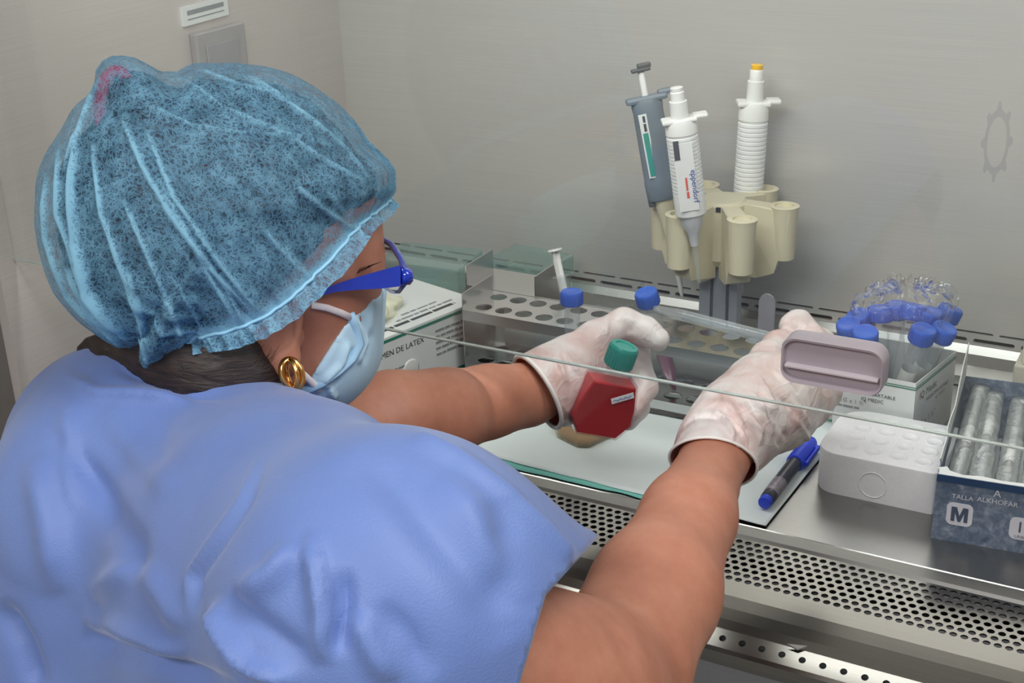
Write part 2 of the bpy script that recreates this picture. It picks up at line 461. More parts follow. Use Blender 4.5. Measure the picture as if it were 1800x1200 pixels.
for a, b in zip(edge[:-1], edge[1:]):
    mb.add([(XL, a[0], a[1]), (XR, a[0], a[1]), (XR, b[0], b[1]), (XL, b[0], b[1])], [(3, 2, 1, 0)])
grille = mb.put('front_grille', M_GRILLE, cab, smooth=True, autosmooth=35)
MB().box((XL, 0.822, -0.13), (XR, 1.36, -0.035)).put('intake_plenum', M_PLENUM, cab)
MB().box((XL - 0.03, 0.818, -0.36), (XR + 0.03, 1.44, -0.0301), bev=0.0).put('front_panel', steel('steel_front_panel', (0.30, 0.31, 0.34), 0.28, 0), cab)
MB().box((XL - 0.03, 0.83, FLOOR), (XR + 0.03, 1.44, -0.36)).put('plinth', M_DARKPANEL, cab)
# small grey triangle printed on the sheet
t0 = onZ(1384, 1132, -0.006); t1 = onZ(1419, 1136, -0.006); t2 = onZ(1402, 1142, -0.0078)
mb = MB(); tri = [t0, t1, t2]
mb.add([p + np.array([0, 0, 0.0006]) for p in tri] + [p - np.array([0, 0, 0.0006]) for p in tri], [(0, 2, 1), (3, 4, 5), (0, 1, 4, 3), (1, 2, 5, 4), (2, 0, 3, 5)])
mb.put('height_mark', plain('grey_mark', srgb(128, 126, 122), 0.6), cab)
# glass sash with its polished lower edge and the pull handle
sash = MB().box((XL + 0.001, YS - 0.0015, SASH_Z + 0.0010), (XR - 0.001, YS + 0.0015, ZT)).put('sash', M_GLASS, cab, label='clear glass front sash')
MB().box((XL + 0.001, YS - 0.0016, SASH_Z), (XR - 0.001, YS + 0.0016, SASH_Z + 0.0011)).put('sash_edge', M_GLASSEDGE, sash)
# handle: rounded cup, front skin with a lower shelf lip
hL = onY(1376, 625, YS - 0.012); hR = onY(1556, 655, YS - 0.012)
hx = (hL[0] + hR[0]) / 2; hz = (hL[2] + hR[2]) / 2; hw = (hR[0] - hL[0])
mb = MB()
out = rrect(hw, 0.034, 0.010, 6)
fr = lambda p: np.array([hx + p[0], YS - 0.0025 - p[2], hz + p[1]])
n = len(out)
def ring(sx, dz, dep): return [fr((x * sx, y * dz, dep)) for x, y in out]
rings = [ring(1, 1, 0.0), ring(1, 1, 0.013), ring(0.985, 0.95, 0.015), ring(0.955, 0.86, 0.0145), ring(0.94, 0.80, 0.0105)]
vs = [p for r_ in rings for p in r_]
fs = [(i * n + k, i * n + (k + 1) % n, (i + 1) * n + (k + 1) % n, (i + 1) * n + k) for i in range(len(rings) - 1) for k in range(n)]
fs.append(list(range((len(rings) - 1) * n, len(rings) * n)))
mb.add(vs, fs)
mb.put('handle', M_HANDLE, sash, smooth=True, autosmooth=30, label='lilac grey plastic pull handle')
mb = MB()
mb.box((-hw * 0.455, -0.0055, 0.0055), (hw * 0.455, -0.0035, 0.0155), fr, bev=0.0006)
mb.put('handle_shelf', M_HANDLERIM, sash)
# faint gear-shaped reflection, put on the glass as a tinted decal
gc = onY(1752, 250, YS - 0.0026); mb = MB()
gin, gout = [], []
for k in range(48):
    a = 2 * math.pi * k / 48; tooth = 1.0 if (k % 6) < 2 else 0.80
    gout.append((0.0090 * math.cos(a) * tooth, 0.0250 * math.sin(a) * tooth)); gin.append((0.0055 * math.cos(a), 0.0155 * math.sin(a)))
vs = [gc + np.array([x, 0, z]) for x, z in gout] + [gc + np.array([x, 0, z]) for x, z in gin]
fs = [(k, 48 + k, 48 + (k + 1) % 48, (k + 1) % 48) for k in range(48)]
mb.add(vs, fs).put('gear_reflection', clear('faint_grey_reflection', (0.86, 0.87, 0.90), 0.5, 0.05, (0.5, 0.5, 0.55, 1)), sash)
# things fixed to the left side wall
sg = thing('notice_label', 'white notice strip with grey print fixed to the steel side wall', 'label', (XL, 1.148, 0.357))
a = onX(321, 14, XL + 0.004); b = onX(399, -6, XL + 0.004); c = onX(401, 30, XL + 0.004); d_ = onX(325, 47, XL + 0.004)
u = np.array([0, b[1] - a[1], b[2] - a[2]]); v = np.array([0, d_[1] - a[1], d_[2] - a[2]])
o0 = np.array([XL, a[1], a[2]])
mb = MB(); nx = np.array([0.004, 0, 0])
vs = [o0, o0 + u, o0 + u + v, o0 + v]; mb.add(vs + [p + nx for p in vs], [(0, 1, 2, 3), (7, 6, 5, 4), (0, 4, 5, 1), (1, 5, 6, 2), (2, 6, 7, 3), (3, 7, 4, 0)])
mb.put('plate', M_WHITECARD, sg)
for (f0, f1, g0, g1) in ((0.08, 0.9, 0.22, 0.46), (0.08, 0.9, 0.66, 0.72)):
    q0 = o0 + nx + u * f0 + v * g1
    quad('print_line', q0, u * (f1 - f0), -v * (g1 - g0), M_INKGREY, sg)
sp = thing('outlet_plate', 'grey steel outlet cover plate below the white notice strip', 'cover plate', (XL, 1.155, 0.27))
MB().box((XL, 1.117, 0.262), (XL + 0.010, 1.198, 0.350), bev=0.002).put('plate', plain('grey_cover_plate', srgb(176, 174, 176), 0.4, metal=0.3), sp)
MB().box((XL + 0.010, 1.130, 0.285), (XL + 0.0125, 1.182, 0.335), bev=0.0008).put('flap', plain('grey_flap', srgb(160, 160, 164), 0.4), sp)
# ceiling panels of the room
for nm, px_, py_, lab in (('ceiling_light', -0.55, -1.15, 'square white ceiling light panel above the left of the room'), ('ceiling_light', 0.60, 0.35, 'square white ceiling light panel above the right of the room')):
    t = thing(nm, lab, 'light', (px_, py_, 1.75), 'ceiling light panels')
    MB().box((px_ - 0.61, py_ - 0.33, 1.715), (px_ + 0.61, py_ + 0.33, 1.75)).put('housing', M_WHITEPLASTIC, t)

# ================================================================== things on the work tray
def bars(origin, xdir, ydir, length, h, mat, parent, seed=1, lift=0.0005):
    """a line of print too small to read: word-long strokes"""
    rg_ = random.Random(seed); xd = np.asarray(xdir, float) / np.linalg.norm(xdir); yd = np.asarray(ydir, float); yd = yd - (yd @ xd) * xd; yd /= np.linalg.norm(yd)
    n_ = np.cross(xd, yd); o_ = np.asarray(origin, float); mb_ = MB(); x_ = 0.0
    while x_ < length:
        w_ = min(h * (1.6 + 4.0 * rg_.random()), length - x_); q = o_ + xd * x_ + n_ * lift
        hh_ = h * (0.75 + 0.25 * rg_.random())
        a_ = [q, q + xd * w_, q + xd * w_ + yd * hh_, q + yd * hh_]; mb_.add(a_ + [p - n_ * lift for p in a_], [(0, 1, 2, 3), (0, 4, 5, 1), (1, 5, 6, 2), (2, 6, 7, 3), (3, 7, 4, 0)])
        x_ += w_ + h * (0.5 + 0.3 * rg_.random())
    return mb_.put('print_line', mat, parent)
VIEW = CM @ np.array([0, 0, -1.0])             # from the scene towards the photographer
# ---- absorbent pad: white sheet over a teal backing
def sheet_mesh(c, z, thick, nx=40, ny=22, amp=0.0008, seed=1, ragged=0.0):
    c = [np.array(p, float) for p in c]
    rng = np.random.default_rng(seed); vs = []; fs = []
    for j in range(ny + 1):
        for i in range(nx + 1):
            u, v = i / nx, j / ny
            p = c[0] * (1 - u) * (1 - v) + c[1] * u * (1 - v) + c[2] * u * v + c[3] * (1 - u) * v
            edge = min(u, 1 - u, v, 1 - v)
            w = mnoise.noise(Vector((p[0] * 14, p[1] * 14, seed * 3.1))) * amp + mnoise.noise(Vector((p[0] * 40, p[1] * 40, seed * 1.7))) * amp * 0.3
            rg = ragged * mnoise.noise(Vector((p[0] * 30, seed, 0))) if j in (0, ny) else 0
            vs.append((p[0], p[1] + rg, z + abs(w)))
    m = len(vs); vs += [(x, y, zz - thick) for x, y, zz in vs]
    W1 = nx + 1
    for j in range(ny):
        for i in range(nx):
            a = j * W1 + i; q = (a, a + 1, a + W1 + 1, a + W1); fs.append(q); fs.append(tuple(k + m for k in q[::-1]))
    rim = [i for i in range(W1)] + [j * W1 + nx for j in range(1, ny + 1)] + [ny * W1 + i for i in range(nx - 1, -1, -1)] + [j * W1 for j in range(ny - 1, 0, -1)]
    for a, b in zip(rim, rim[1:] + rim[:1]): fs.append((b, a, a + m, b + m))
    return vs, fs
pad = thing('absorbent_pad', 'white absorbent bench pad with teal backing spread across the steel tray', 'pad', (-0.46, 1.07, 0.0003))
v, f = sheet_mesh([(-0.628, 0.974, 0), (-0.360, 0.9725, 0), (-0.322, 1.195, 0), (-0.628, 1.19, 0)], 0.0010, 0.0006, 40, 22, 0.0006, 5, 0.004)
put('backing', v, f, M_TEALPAD, pad, True)
v, f = sheet_mesh([(-0.610, 0.984, 0), (-0.313, 0.9735, 0), (-0.306, 1.188, 0), (-0.615, 1.185, 0)], 0.0024, 0.0008, 60, 30, 0.0011, 2, 0.002)
put('paper_layer', v, f, M_PAPERPAD, pad, True)

# ---- marker pen
pa = np.array([-0.3225, 0.9945, 0.0105]); pb = np.array([-0.3215, 1.126, 0.0105])
fr, L = axis_frame(pa, pb, (1, 0, 0))
pen = thing('marker_pen', 'blue capped marker pen with dark barrel lying on the white pad', 'pen', (pa[0], pa[1], 0.0036))
MB().lathe([(0.0030, 0.0), (0.0052, 0.0006), (0.0058, 0.002), (0.0058, 0.008)], 24, fr).put('end_plug', plain('marker_blue', srgb(44, 72, 214), 0.4, var=0.04), pen, True, autosmooth=40)
MB().lathe([(0.0060, 0.0075), (0.0063, 0.008), (0.0066, 0.016), (0.0068, 0.080), (0.0064, 0.083)], 24, fr).put('barrel', plain('dark_barrel', srgb(52, 54, 68), 0.3, var=0.1), pen, True, autosmooth=40)
MB().lathe([(0.00672, 0.017), (0.00682, 0.019), (0.0069, 0.040), (0.0068, 0.041)], 24, fr, False, False).put('printed_band', plain('grey_barrel_band', srgb(140, 132, 142), 0.35, var=0.35, scale=240), pen, True)
cp = MB().lathe([(0.0068, 0.0815), (0.0080, 0.082), (0.0084, 0.084), (0.0082, 0.110), (0.0076, 0.124), (0.0060, 0.129), (0.0030, 0.1312)], 24, fr).put('cap', MATS['marker_blue'], pen, True, autosmooth=40)
MB().box((0.0065, -0.0022, 0.084), (0.0088, 0.0022, 0.087), fr, 0.0004).box((0.0086, -0.0022, 0.084), (0.0112, 0.0022, 0.122), fr, 0.0008).box((0.0065, -0.0022, 0.116), (0.0100, 0.0022, 0.122), fr, 0.0006).put('clip', MATS['marker_blue'], cp)

# ---- styrofoam block
fx0, fx1, fy0, fy1, fh = -0.2985, -0.191, 1.0555, 1.152, 0.0395
foam = thing('styrofoam_block', 'white styrofoam tube tray block between the needle box and the blue box', 'foam block', ((fx0 + fx1) / 2, (fy0 + fy1) / 2, 0.0))
poly = []
def arc(cx, cy, r, a0, a1, n=7): return [(cx + r * math.cos(math.radians(a0 + (a1 - a0) * k / n)), cy + r * math.sin(math.radians(a0 + (a1 - a0) * k / n))) for k in range(n + 1)]
poly += arc(fx0 + 0.020, fy0 + 0.020, 0.020, 180, 270) + arc(fx1 - 0.006, fy0 + 0.006, 0.006, 270, 360, 3) + arc(fx1 - 0.006, fy1 - 0.006, 0.006, 0, 90, 3) + arc(fx0 + 0.028, fy1 - 0.028, 0.028, 90, 180)
bm = bmesh.new()
bv = [bm.verts.new((x, y, 0)) for x, y in poly]; bf = bm.faces.new(bv)
ex = bmesh.ops.extrude_face_region(bm, geom=[bf])
for q in ex['geom']:
    if isinstance(q, bmesh.types.BMVert): q.co.z = fh
top = [q for q in bm.faces if all(abs(vv.co.z - fh) < 1e-6 for vv in q.verts)][0]
bmesh.ops.bevel(bm, geom=list(top.edges), offset=0.0018, segments=2, affect='EDGES', profile=0.6)
bmesh.ops.recalc_face_normals(bm, faces=bm.faces[:])
bm.verts.ensure_lookup_table()
put('block', [tuple(q.co) for q in bm.verts], [[q.index for q in p.verts] for p in bm.faces], M_FOAM, foam, True, autosmooth=30); bm.free()
for i in range(4):
    for j in range(4):
        cx, cy = fx0 + 0.026 + i * 0.0215, fy0 + 0.017 + j * 0.0205
        if i == 0 and j == 3: continue
        MB().lathe([(0.0080, fh - 0.001), (0.0080, fh + 0.0003), (0.0074, fh + 0.0007), (0.0064, fh + 0.0007), (0.0060, fh + 0.0002)], 20, lambda p, cx=cx, cy=cy: np.array([cx + p[0], cy + p[1], p[2]]), False, True).put('tube_ring', M_FOAM, foam, True)
rc = np.array([-0.2455, fy0, 0.0165])
mb = MB(); mb.tube([rc + np.array([0.012 * math.cos(a), -0.0001, 0.012 * math.sin(a)]) for a in np.linspace(0, 2 * math.pi, 33)[:-1]], 0.0003, 6, True)
mb.put('moulded_ring', M_FOAM, foam, True)

# ---- blue glove carton used as a tray for wrapped pipettes
ang = math.radians(6.0)
gx = np.array([math.cos(ang), math.sin(ang), 0]); gy = np.array([-math.sin(ang), math.cos(ang), 0])
g0 = np.array([-0.1855, 1.0175, 0.0]); GW, GD, GH = 0.118, 0.205, 0.060
gfr = frame(g0, gx)
gbox = thing('glove_carton', 'dark blue speckled glove carton marked M at the tray front', 'box', tuple(g0 + gx * GW / 2 + gy * GD / 2))
def speckle():
    m, nt, b, out = new_mat('blue_speckled_card')
    v = coords(nt)
    n1 = noise_tex(nt, v, 110, 5, 0.65, 0.6)
    nt.links.new(ramp(nt, n1, [(0.30, srgb(72, 88, 112)), (0.5, srgb(104, 118, 138)), (0.70, srgb(150, 160, 176))]), b.inputs['Base Color'])
    b.inputs['Roughness'].default_value = 0.42
    return m
M_SPECK = speckle()
th = 0.0009
MB().box((0, 0, 0), (GW, th, GH), gfr).put('front_panel', M_SPECK, gbox)
MB().box((0, th, 0), (th, GD, GH), gfr).put('side_panel', M_SPECK, gbox)
MB().box((GW - th, th, 0), (GW, GD, GH), gfr).put('side_panel', M_SPECK, gbox)
MB().box((th, GD - th, 0), (GW - th, GD, GH), gfr).put('back_panel', M_SPECK, gbox)
MB().box((th, th, 0), (GW - th, GD - th, 0.001), gfr).put('bottom_panel', M_WHITECARD, gbox)
quad('top_band', gfr((0, 0, GH - 0.0062)), gx * GW, np.array([0, 0, 0.0062]), M_NAVY, gbox)
# torn white flaps along the top rims
mb = MB(); rng = random.Random(3)
pts = [(0.001, 0.001), (0.0, 0.012), (0.006, 0.017), (0.009, 0.009), (0.020, 0.006), (0.034, 0.0075), (0.050, 0.006), (0.072, 0.0065), (0.100, 0.006), (0.117, 0.006), (0.117, 0.001)]
mb.add([gfr((x, y, GH - 0.0004 + 0.0006 * (k % 2))) for k, (x, y) in enumerate(pts)] + [gfr((x, y, GH - 0.0012)) for x, y in pts],
       [list(range(len(pts)))[::-1], list(range(len(pts), 2 * len(pts)))] + [(i, (i + 1) % len(pts), len(pts) + (i + 1) % len(pts), len(pts) + i) for i in range(len(pts))])
mb.put('torn_flap', M_WHITECARD, gbox)
mb = MB()
pv = [gfr((0.0005, y, GH - 0.001)) for y in np.linspace(0.02, GD, 12)]
pt = [gfr((-0.001 + 0.002 * rng.random(), y, GH + 0.003 + 0.030 * (k / 11.0) ** 1.3 + 0.002 * rng.random())) for k, y in enumerate(np.linspace(0.02, GD, 12))]
for k in range(11):
    mb.add([pv[k], pv[k + 1], pt[k + 1], pt[k]] + [p + gx * 0.0008 for p in (pv[k], pv[k + 1], pt[k + 1], pt[k])], [(0, 1, 2, 3), (7, 6, 5, 4), (0, 4, 5, 1), (3, 2, 6, 7)])
mb.put('raised_side_flap', M_WHITECARD, gbox)
up = np.array([0, 0, 1.0])
M_PRINTWHITE = plain('white_print', srgb(214, 214, 222), 0.5)
text('TALLA', 0.0058, gfr((0.0130, 0, 0.0405)), gx, up, M_PRINTWHITE, gbox)
text('ALKHOFAR', 0.0062, gfr((0.0325, 0, 0.0412)), gx, up, M_PRINTWHITE, gbox)
text('A', 0.0090, gfr((0.0445, 0, 0.0476)), gx, up, M_PRINTWHITE, gbox)
def badge(cx, cz, w, h, r):
    pts_ = rrect(w, h, r, 4)
    return put('badge', [gfr((cx + x, -0.0003, cz + z)) for x, z in pts_] + [gfr((cx + x, 0.0003, cz + z)) for x, z in pts_],
               [list(range(len(pts_)))] + [(i, len(pts_) + i, len(pts_) + (i + 1) % len(pts_), (i + 1) % len(pts_)) for i in range(len(pts_))], M_PRINTWHITE, gbox)
badge(0.0205, 0.0262, 0.0205, 0.0205, 0.0045)
mw = [(-0.0066, 0), (-0.0036, 0), (-0.0036, 0.0084), (-0.0011, 0), (0.0011, 0), (0.0036, 0.0084), (0.0036, 0), (0.0066, 0), (0.0066, 0.0132), (0.0024, 0.0132), (0.0, 0.0052), (-0.0024, 0.0132), (-0.0066, 0.0132)]
put('lettering', [gfr((0.0205 + x, -0.0006, 0.0196 + z)) for x, z in mw] + [gfr((0.0205 + x, -0.0002, 0.0196 + z)) for x, z in mw],
    [list(range(13))] + [(i, 13 + i, 13 + (i + 1) % 13, (i + 1) % 13) for i in range(13)], plain('slate_print', srgb(70, 82, 104), 0.5), gbox)
badge(0.0745, 0.0222, 0.0300, 0.0200, 0.0050)
text('100', 0.0140, gfr((0.0640, -0.0003, 0.0192)), gx, up, MATS['slate_print'], gbox)
text('UNIDADES', 0.0040, gfr((0.0640, -0.0003, 0.0137)), gx, up, MATS['slate_print'], gbox)
# wrapped pipettes lying in the carton: film sleeve, clear pipette inside
def wrapper(k, x, z, tilt, lab, wide=0.017):
    a = gfr((x, 0.010, z)); b = gfr((x + 0.004 * math.sin(k * 2.1), GD - 0.004, z + tilt))
    f_, L_ = axis_frame(a, b, gx)
    t = thing('wrapped_pipette', lab, 'wrapped pipette', tuple(gfr((x, 0.010, 0.002))), 'film wrapped pipettes in the blue carton')
    mb = MB(); N, K = 26, 14; vs = []; fs = []
    rg = random.Random(k * 11 + 5)
    for i in range(N + 1):
        s = i / N
        fl = 0.35 + 0.65 * math.sin(math.pi * min(1, max(0, s * 1.0))) ** 0.4 if s < 0.06 or s > 0.94 else 1.0
        for j in range(K):
            c = 2 * math.pi * j / K
            rr = 1 + 0.16 * mnoise.noise(Vector((j * 0.9 + k * 7, s * 14, 1.0)))
            vs.append(f_((wide * 0.5 * math.cos(c) * rr, 0.0070 * math.sin(c) * rr * fl, s * L_)))
    for i in range(N):
        for j in range(K): fs.append((i * K + j, i * K + (j + 1) % K, (i + 1) * K + (j + 1) % K, (i + 1) * K + j))
    fs += [list(range(K))[::-1], list(range(N * K, N * K + K))]
    mb.add(vs, fs).put('film_sleeve', M_WRAP, t, True)
    MB().lathe([(0.0040, 0.008), (0.0040, L_ - 0.03), (0.0022, L_ - 0.012)], 12, f_).put('pipette', M_TUBE, t, True, autosmooth=40)
    mb = MB(); s0 = 0.055 + 0.02 * (k % 3)
    mb.box((-0.0062, -0.0072, s0), (0.0062, -0.0066, s0 + 0.022), f_) if False else mb.lathe([(0.0042, s0), (0.0042, s0 + 0.03)], 12, f_, False, False)
    mb.put('paper_band', M_WHITEPLASTIC, t, True)
wrapper(1, 0.013, 0.0440, 0.010, 'leftmost film wrapped pipette along the side of the blue carton')
wrapper(2, 0.032, 0.0455, 0.004, 'second film wrapped pipette from the left inside the blue carton', 0.019)
wrapper(3, 0.052, 0.0450, 0.002, 'third film wrapped pipette from the left inside the blue carton', 0.018)
wrapper(4, 0.072, 0.0460, 0.004, 'fourth film wrapped pipette from the left inside the blue carton', 0.019)
wrapper(5, 0.092, 0.0440, 0.003, 'rightmost film wrapped pipette inside the blue carton', 0.019)
wrapper(6, 0.023, 0.0260, 0.002, 'film wrapped pipette in the lower layer at the left of the carton', 0.020)

# ---- needle carton holding a bag of capped tubes
n0 = np.array([-0.2375, 1.1585, 0.0]); NW, ND, NH = 0.0755, 0.092, 0.072
nfx = np.array([-1.0, 0.03, 0]); nfx /= np.linalg.norm(nfx)          # towards the left along the near face
nfy = np.array([0.18, 0.984, 0]); nfy /= np.linalg.norm(nfy)
nfr = lambda p: n0 + nfx * p[0] + nfy * p[1] + np.array([0, 0, p[2]])
nb = thing('needle_carton', 'white needle carton with green stripes holding a bag of blue capped tubes', 'box', tuple(nfr((NW / 2, ND / 2, 0))))
MB().box((0, 0, 0), (NW, th, NH), nfr).put('front_panel', M_WHITECARD, nb)
MB().box((0, th, 0), (th, ND, NH), nfr).put('side_panel', M_WHITECARD, nb)
MB().box((NW - th, th, 0), (NW, ND, NH), nfr).put('side_panel', M_WHITECARD, nb)
MB().box((th, ND - th, 0), (NW - th, ND, NH), nfr).put('back_panel', M_WHITECARD, nb)
MB().box((th, th, 0), (NW - th, ND - th, 0.001), nfr).put('bottom_panel', M_WHITECARD, nb)
for zz, hh in ((NH - 0.0050, 0.0007), (NH - 0.0072, 0.0011)):
    quad('green_stripe', nfr((NW, 0, zz)), -nfx * NW, up * hh, M_GREENPRINT, nb)
    quad('green_stripe', nfr((0, 0, zz)), nfy * ND, up * hh, M_GREENPRINT, nb)
text('AGUJA DESCARTABLE', 0.0049, nfr((NW - 0.010, 0, NH - 0.0205)), -nfx, up, M_INK, nb)
text('IQ MEDIC', 0.0049, nfr((NW - 0.026, 0, NH - 0.0265)), -nfx, up, M_INK, nb)
text('21G x 1 ½"', 0.0060, nfr((NW - 0.003, 0, NH - 0.0315)), -nfx, up, M_INKGREY, nb)
bars(nfr((NW - 0.003, 0, NH - 0.0362)), -nfx, up, 0.022, 0.0018, M_INKGREY, nb, 41)
text('IQ', 0.0100, nfr((0, 0.010, NH - 0.020)), nfy, up, plain('maroon_print', srgb(120, 50, 70), 0.5), nb)
text('Medic', 0.0105, nfr((0, 0.024, NH - 0.020)), nfy, up, plain('olive_print', srgb(104, 128, 112), 0.5), nb)
text('AGUJA DESCARTABLE', 0.0052, nfr((0, 0.026, NH - 0.0275)), nfy, up, M_INK, nb)
text('IQ MEDIC', 0.0052, nfr((0, 0.048, NH - 0.0335)), nfy, up, M_INKGREY, nb)
text('21G x 1 ½"', 0.0090, nfr((0, 0.008, NH - 0.0500)), nfy, up, M_INKGREY, nb)
def conical_tube(name, label, group, foot, head, capmat=None, fill=None, fillmat=None, paper=None, R=0.0078, cap_r=0.0112, cap_h=0.0145):
    """15 ml conical tube from its tip (foot) to the top of its cap (head)"""
    fr, L = axis_frame(foot, head, (1, 0, 0))
    t = thing(name, label, 'tube', tuple(foot), group)
    s = L - cap_h
    MB().lathe([(0.0012, 0.0), (0.0022, 0.001), (R * 0.55, 0.012), (R, 0.024), (R, s + 0.004)], 20, fr, True, False).put('body', M_TUBE, t, True)
    prof = [(cap_r * 0.96, s), (cap_r, s + 0.0006), (cap_r, s + cap_h * 0.86), (cap_r * 0.93, s + cap_h * 0.97), (cap_r * 0.80, s + cap_h), (cap_r * 0.72, s + cap_h - 0.0005)]
    c = MB().lathe(prof, 28, fr).put('cap', capmat or M_BLUECAP, t, True, autosmooth=40)
    mb = MB()
    for k in range(28):
        a = 2 * math.pi * (k + 0.5) / 28; ca, sa = math.cos(a), math.sin(a)
        g = lambda p, ca=ca, sa=sa: fr((p[0] * ca - p[1] * sa, p[0] * sa + p[1] * ca, p[2]))
        mb.box((cap_r - 0.0002, -0.0004, s + 0.001), (cap_r + 0.00035, 0.0004, s + cap_h * 0.84), g)
    mb.put('cap_ribs', capmat or M_BLUECAP, c)
    if fill:
        MB().lathe([(0.0006, 0.0008), (0.0016, 0.0014), (R * 0.55 - 0.0008, 0.0125), (R - 0.0009, 0.0245), (R - 0.0009, fill)], 20, fr).put('liquid', fillmat, t, True, autosmooth=40)
    if paper:
        MB().lathe([(R + 0.0002, paper[0]), (R + 0.0002, paper[1])], 16, fr, False, False).put('paper_label', M_WHITEPLASTIC, t, True)
    return t
tubes = [((1547, 551), 0.045, 0.030, 'tube with a large blue cap standing tallest at the left of the bag'),
         ((1605, 548), 0.030, 0.024, 'tube with a wide blue cap in the middle of the bag'),
         ((1576, 545), 0.038, 0.056, 'tube half hidden between the two tallest caps in the bag'),
         ((1493, 577), 0.064, 0.045, 'leftmost tube in the bag behind the sash handle'),
         ((1521, 592), 0.058, 0.022, 'short low standing tube second from the left in the bag'),
         ((1657, 585), 0.040, 0.046, 'rightmost blue capped tube near the carton corner'),
         ((1621, 588), 0.034, 0.028, 'tube leaning inward just left of the rightmost cap'),
         ((1633, 557), 0.034, 0.058, 'tube at the rear of the bag with only a cap sliver showing'),
         ((1668, 551), 0.044, 0.070, 'pale looking tube at the far right rear of the bag'),
         ((1510, 562), 0.060, 0.078, 'tube at the rear left of the bag behind crinkled film')]
for k, ((px, py), lx, ly, lab) in enumerate(tubes):
    foot = nfr((min(max(lx, 0.012), NW - 0.012), min(max(ly, 0.012), ND - 0.012), 0.004))
    # cap centre lies on its pixel ray at the depth that makes the tube about 118 mm long
    r = CM @ np.array([(px - 900) / FPX, (py - 600) / FPX, 1.0])
    best = min((abs(np.linalg.norm(CAMP + r * d - foot) - 0.113) + 0.15 * abs((CAMP + r * d - foot)[1] - 0.01), d) for d in np.linspace(1.18, 1.36, 181))[1]
    cc = CAMP + r * best; ax = (cc - foot) / np.linalg.norm(cc - foot)
    conical_tube('conical_tube', lab, 'bagged blue capped tubes in the needle carton', foot, cc + ax * 0.0073, paper=(0.050, 0.075) if k in (5, 6, 0) else None, cap_r=0.0115)
# crinkled bag around them: straight sides in the carton, film pulled over the caps
mb = MB(); vs = []; fs = []; NZ, NA = 46, 110
for i in range(NZ + 1):
    s = i / NZ
    if s < 0.6: q = s / 0.6; zz = 0.050 + 0.078 * q; grow = 1.0 + 0.34 * q
    else: q = (s - 0.6) / 0.4; zz = 0.128 + 0.017 * math.sin(q * math.pi / 2); grow = 1.34 - 1.10 * q ** 1.6
    for j in range(NA):
        a = 2 * math.pi * j / NA; ca, sa = math.cos(a), math.sin(a)
        e = (abs(ca) ** 4 + abs(sa) ** 4) ** -0.25
        k1 = mnoise.noise(Vector((ca * 3, sa * 3, s * 4 + 2))); k2 = mnoise.noise(Vector((ca * 9, sa * 9, s * 9 + 5))); k3 = mnoise.noise(Vector((ca * 22, sa * 22, s * 18)))
        cr = 1 + min(1, s * 1.6) * (0.07 * k1 + 0.09 * k2 + 0.05 * k3)
        rx, ry = (NW / 2 - 0.004), (ND / 2 - 0.004)
        lx = NW / 2 + rx * e * 0.86 * ca * grow * cr; ly = ND / 2 + ry * e * 0.80 * sa * grow * cr
        if zz < 0.074:
            lx = min(max(lx, 0.003), NW - 0.003); ly = min(max(ly, 0.003), ND - 0.003)
        vs.append(nfr((lx - 0.002 * s, ly + 0.006 * s, zz + s * (0.010 * k2 + 0.006 * k3))))
for i in range(NZ):
    for j in range(NA): fs.append((i * NA + j, i * NA + (j + 1) % NA, (i + 1) * NA + (j + 1) % NA, (i + 1) * NA + j))
mb.add(vs, fs)
bg = mb.put('plastic_bag', M_BAG, None, True, loc=tuple(nfr((NW / 2, ND / 2, 0.050))))
props(bg, 'clear crinkled plastic bag around the blue capped tubes in the needle carton', 'bag')

# ---- beige box at the right edge
b0 = onZ(1776, 692, 0.0)
bb = thing('tip_box', 'beige plastic box at the right rear of the tray beside the cabinet wall', 'box', (b0[0] + 0.05, b0[1] + 0.03, 0))
MB().box((b0[0], b0[1], 0), (b0[0] + 0.11, b0[1] + 0.045, 0.032), bev=0.002).put('base', M_BEIGE, bb)
MB().box((b0[0] + 0.006, b0[1] + 0.003, 0.032), (b0[0] + 0.106, b0[1] + 0.042, 0.085), bev=0.003).put('lid', plain('beige_lid', srgb(222, 216, 204), 0.5), bb)

# ---- white latex glove carton at the left
w0 = np.array([-0.7050, 1.1730, 0.0])
wd = np.array([-0.039, -0.152, 0.0]); wd /= np.linalg.norm(wd)       # along the long face towards the front
ws = np.array([-wd[1], wd[0], 0.0]); ws = -ws if ws[0] > 0 else ws    # across, to the left
WL, WS, WH = 0.235, 0.118, 0.0755
wfr = lambda p: w0 + wd * p[0] + ws * p[1] + np.array([0, 0, p[2]])
wb = thing('glove_box', 'white latex glove box with green stripes standing beside the left forearm', 'box', tuple(wfr((WL / 2, WS / 2, 0))))
MB().box((0, 0, 0), (WL, WS, WH), wfr, 0.0010).put('carton', M_WHITECARD, wb)
quad('green_stripe', wfr((WL, 0, WH - 0.0060)), -wd * WL, up * 0.0030, M_GREENPRINT, wb)
quad('green_stripe', wfr((WL * 0.62, 0, 0.0050)), -wd * WL * 0.62, up * 0.0045, M_GREENPRINT, wb)
fo = -wd
text('PARA EXAMEN DE LATEX', 0.0088, wfr((0.185, 0, WH - 0.0215)), fo, up, M_INK, wb)
for k in range(5):
    bars(wfr((0.068, 0, WH - 0.0165 - 0.0066 * k)), fo, up, 0.050 - 0.004 * (k % 3), 0.0026, M_INKGREY, wb, k)
bars(wfr((0.205, 0, 0.030)), fo, up, 0.042, 0.0045, M_INK, wb, 11)
bars(wfr((0.195, 0, 0.019)), fo, up, 0.036, 0.0045, M_INK, wb, 12)
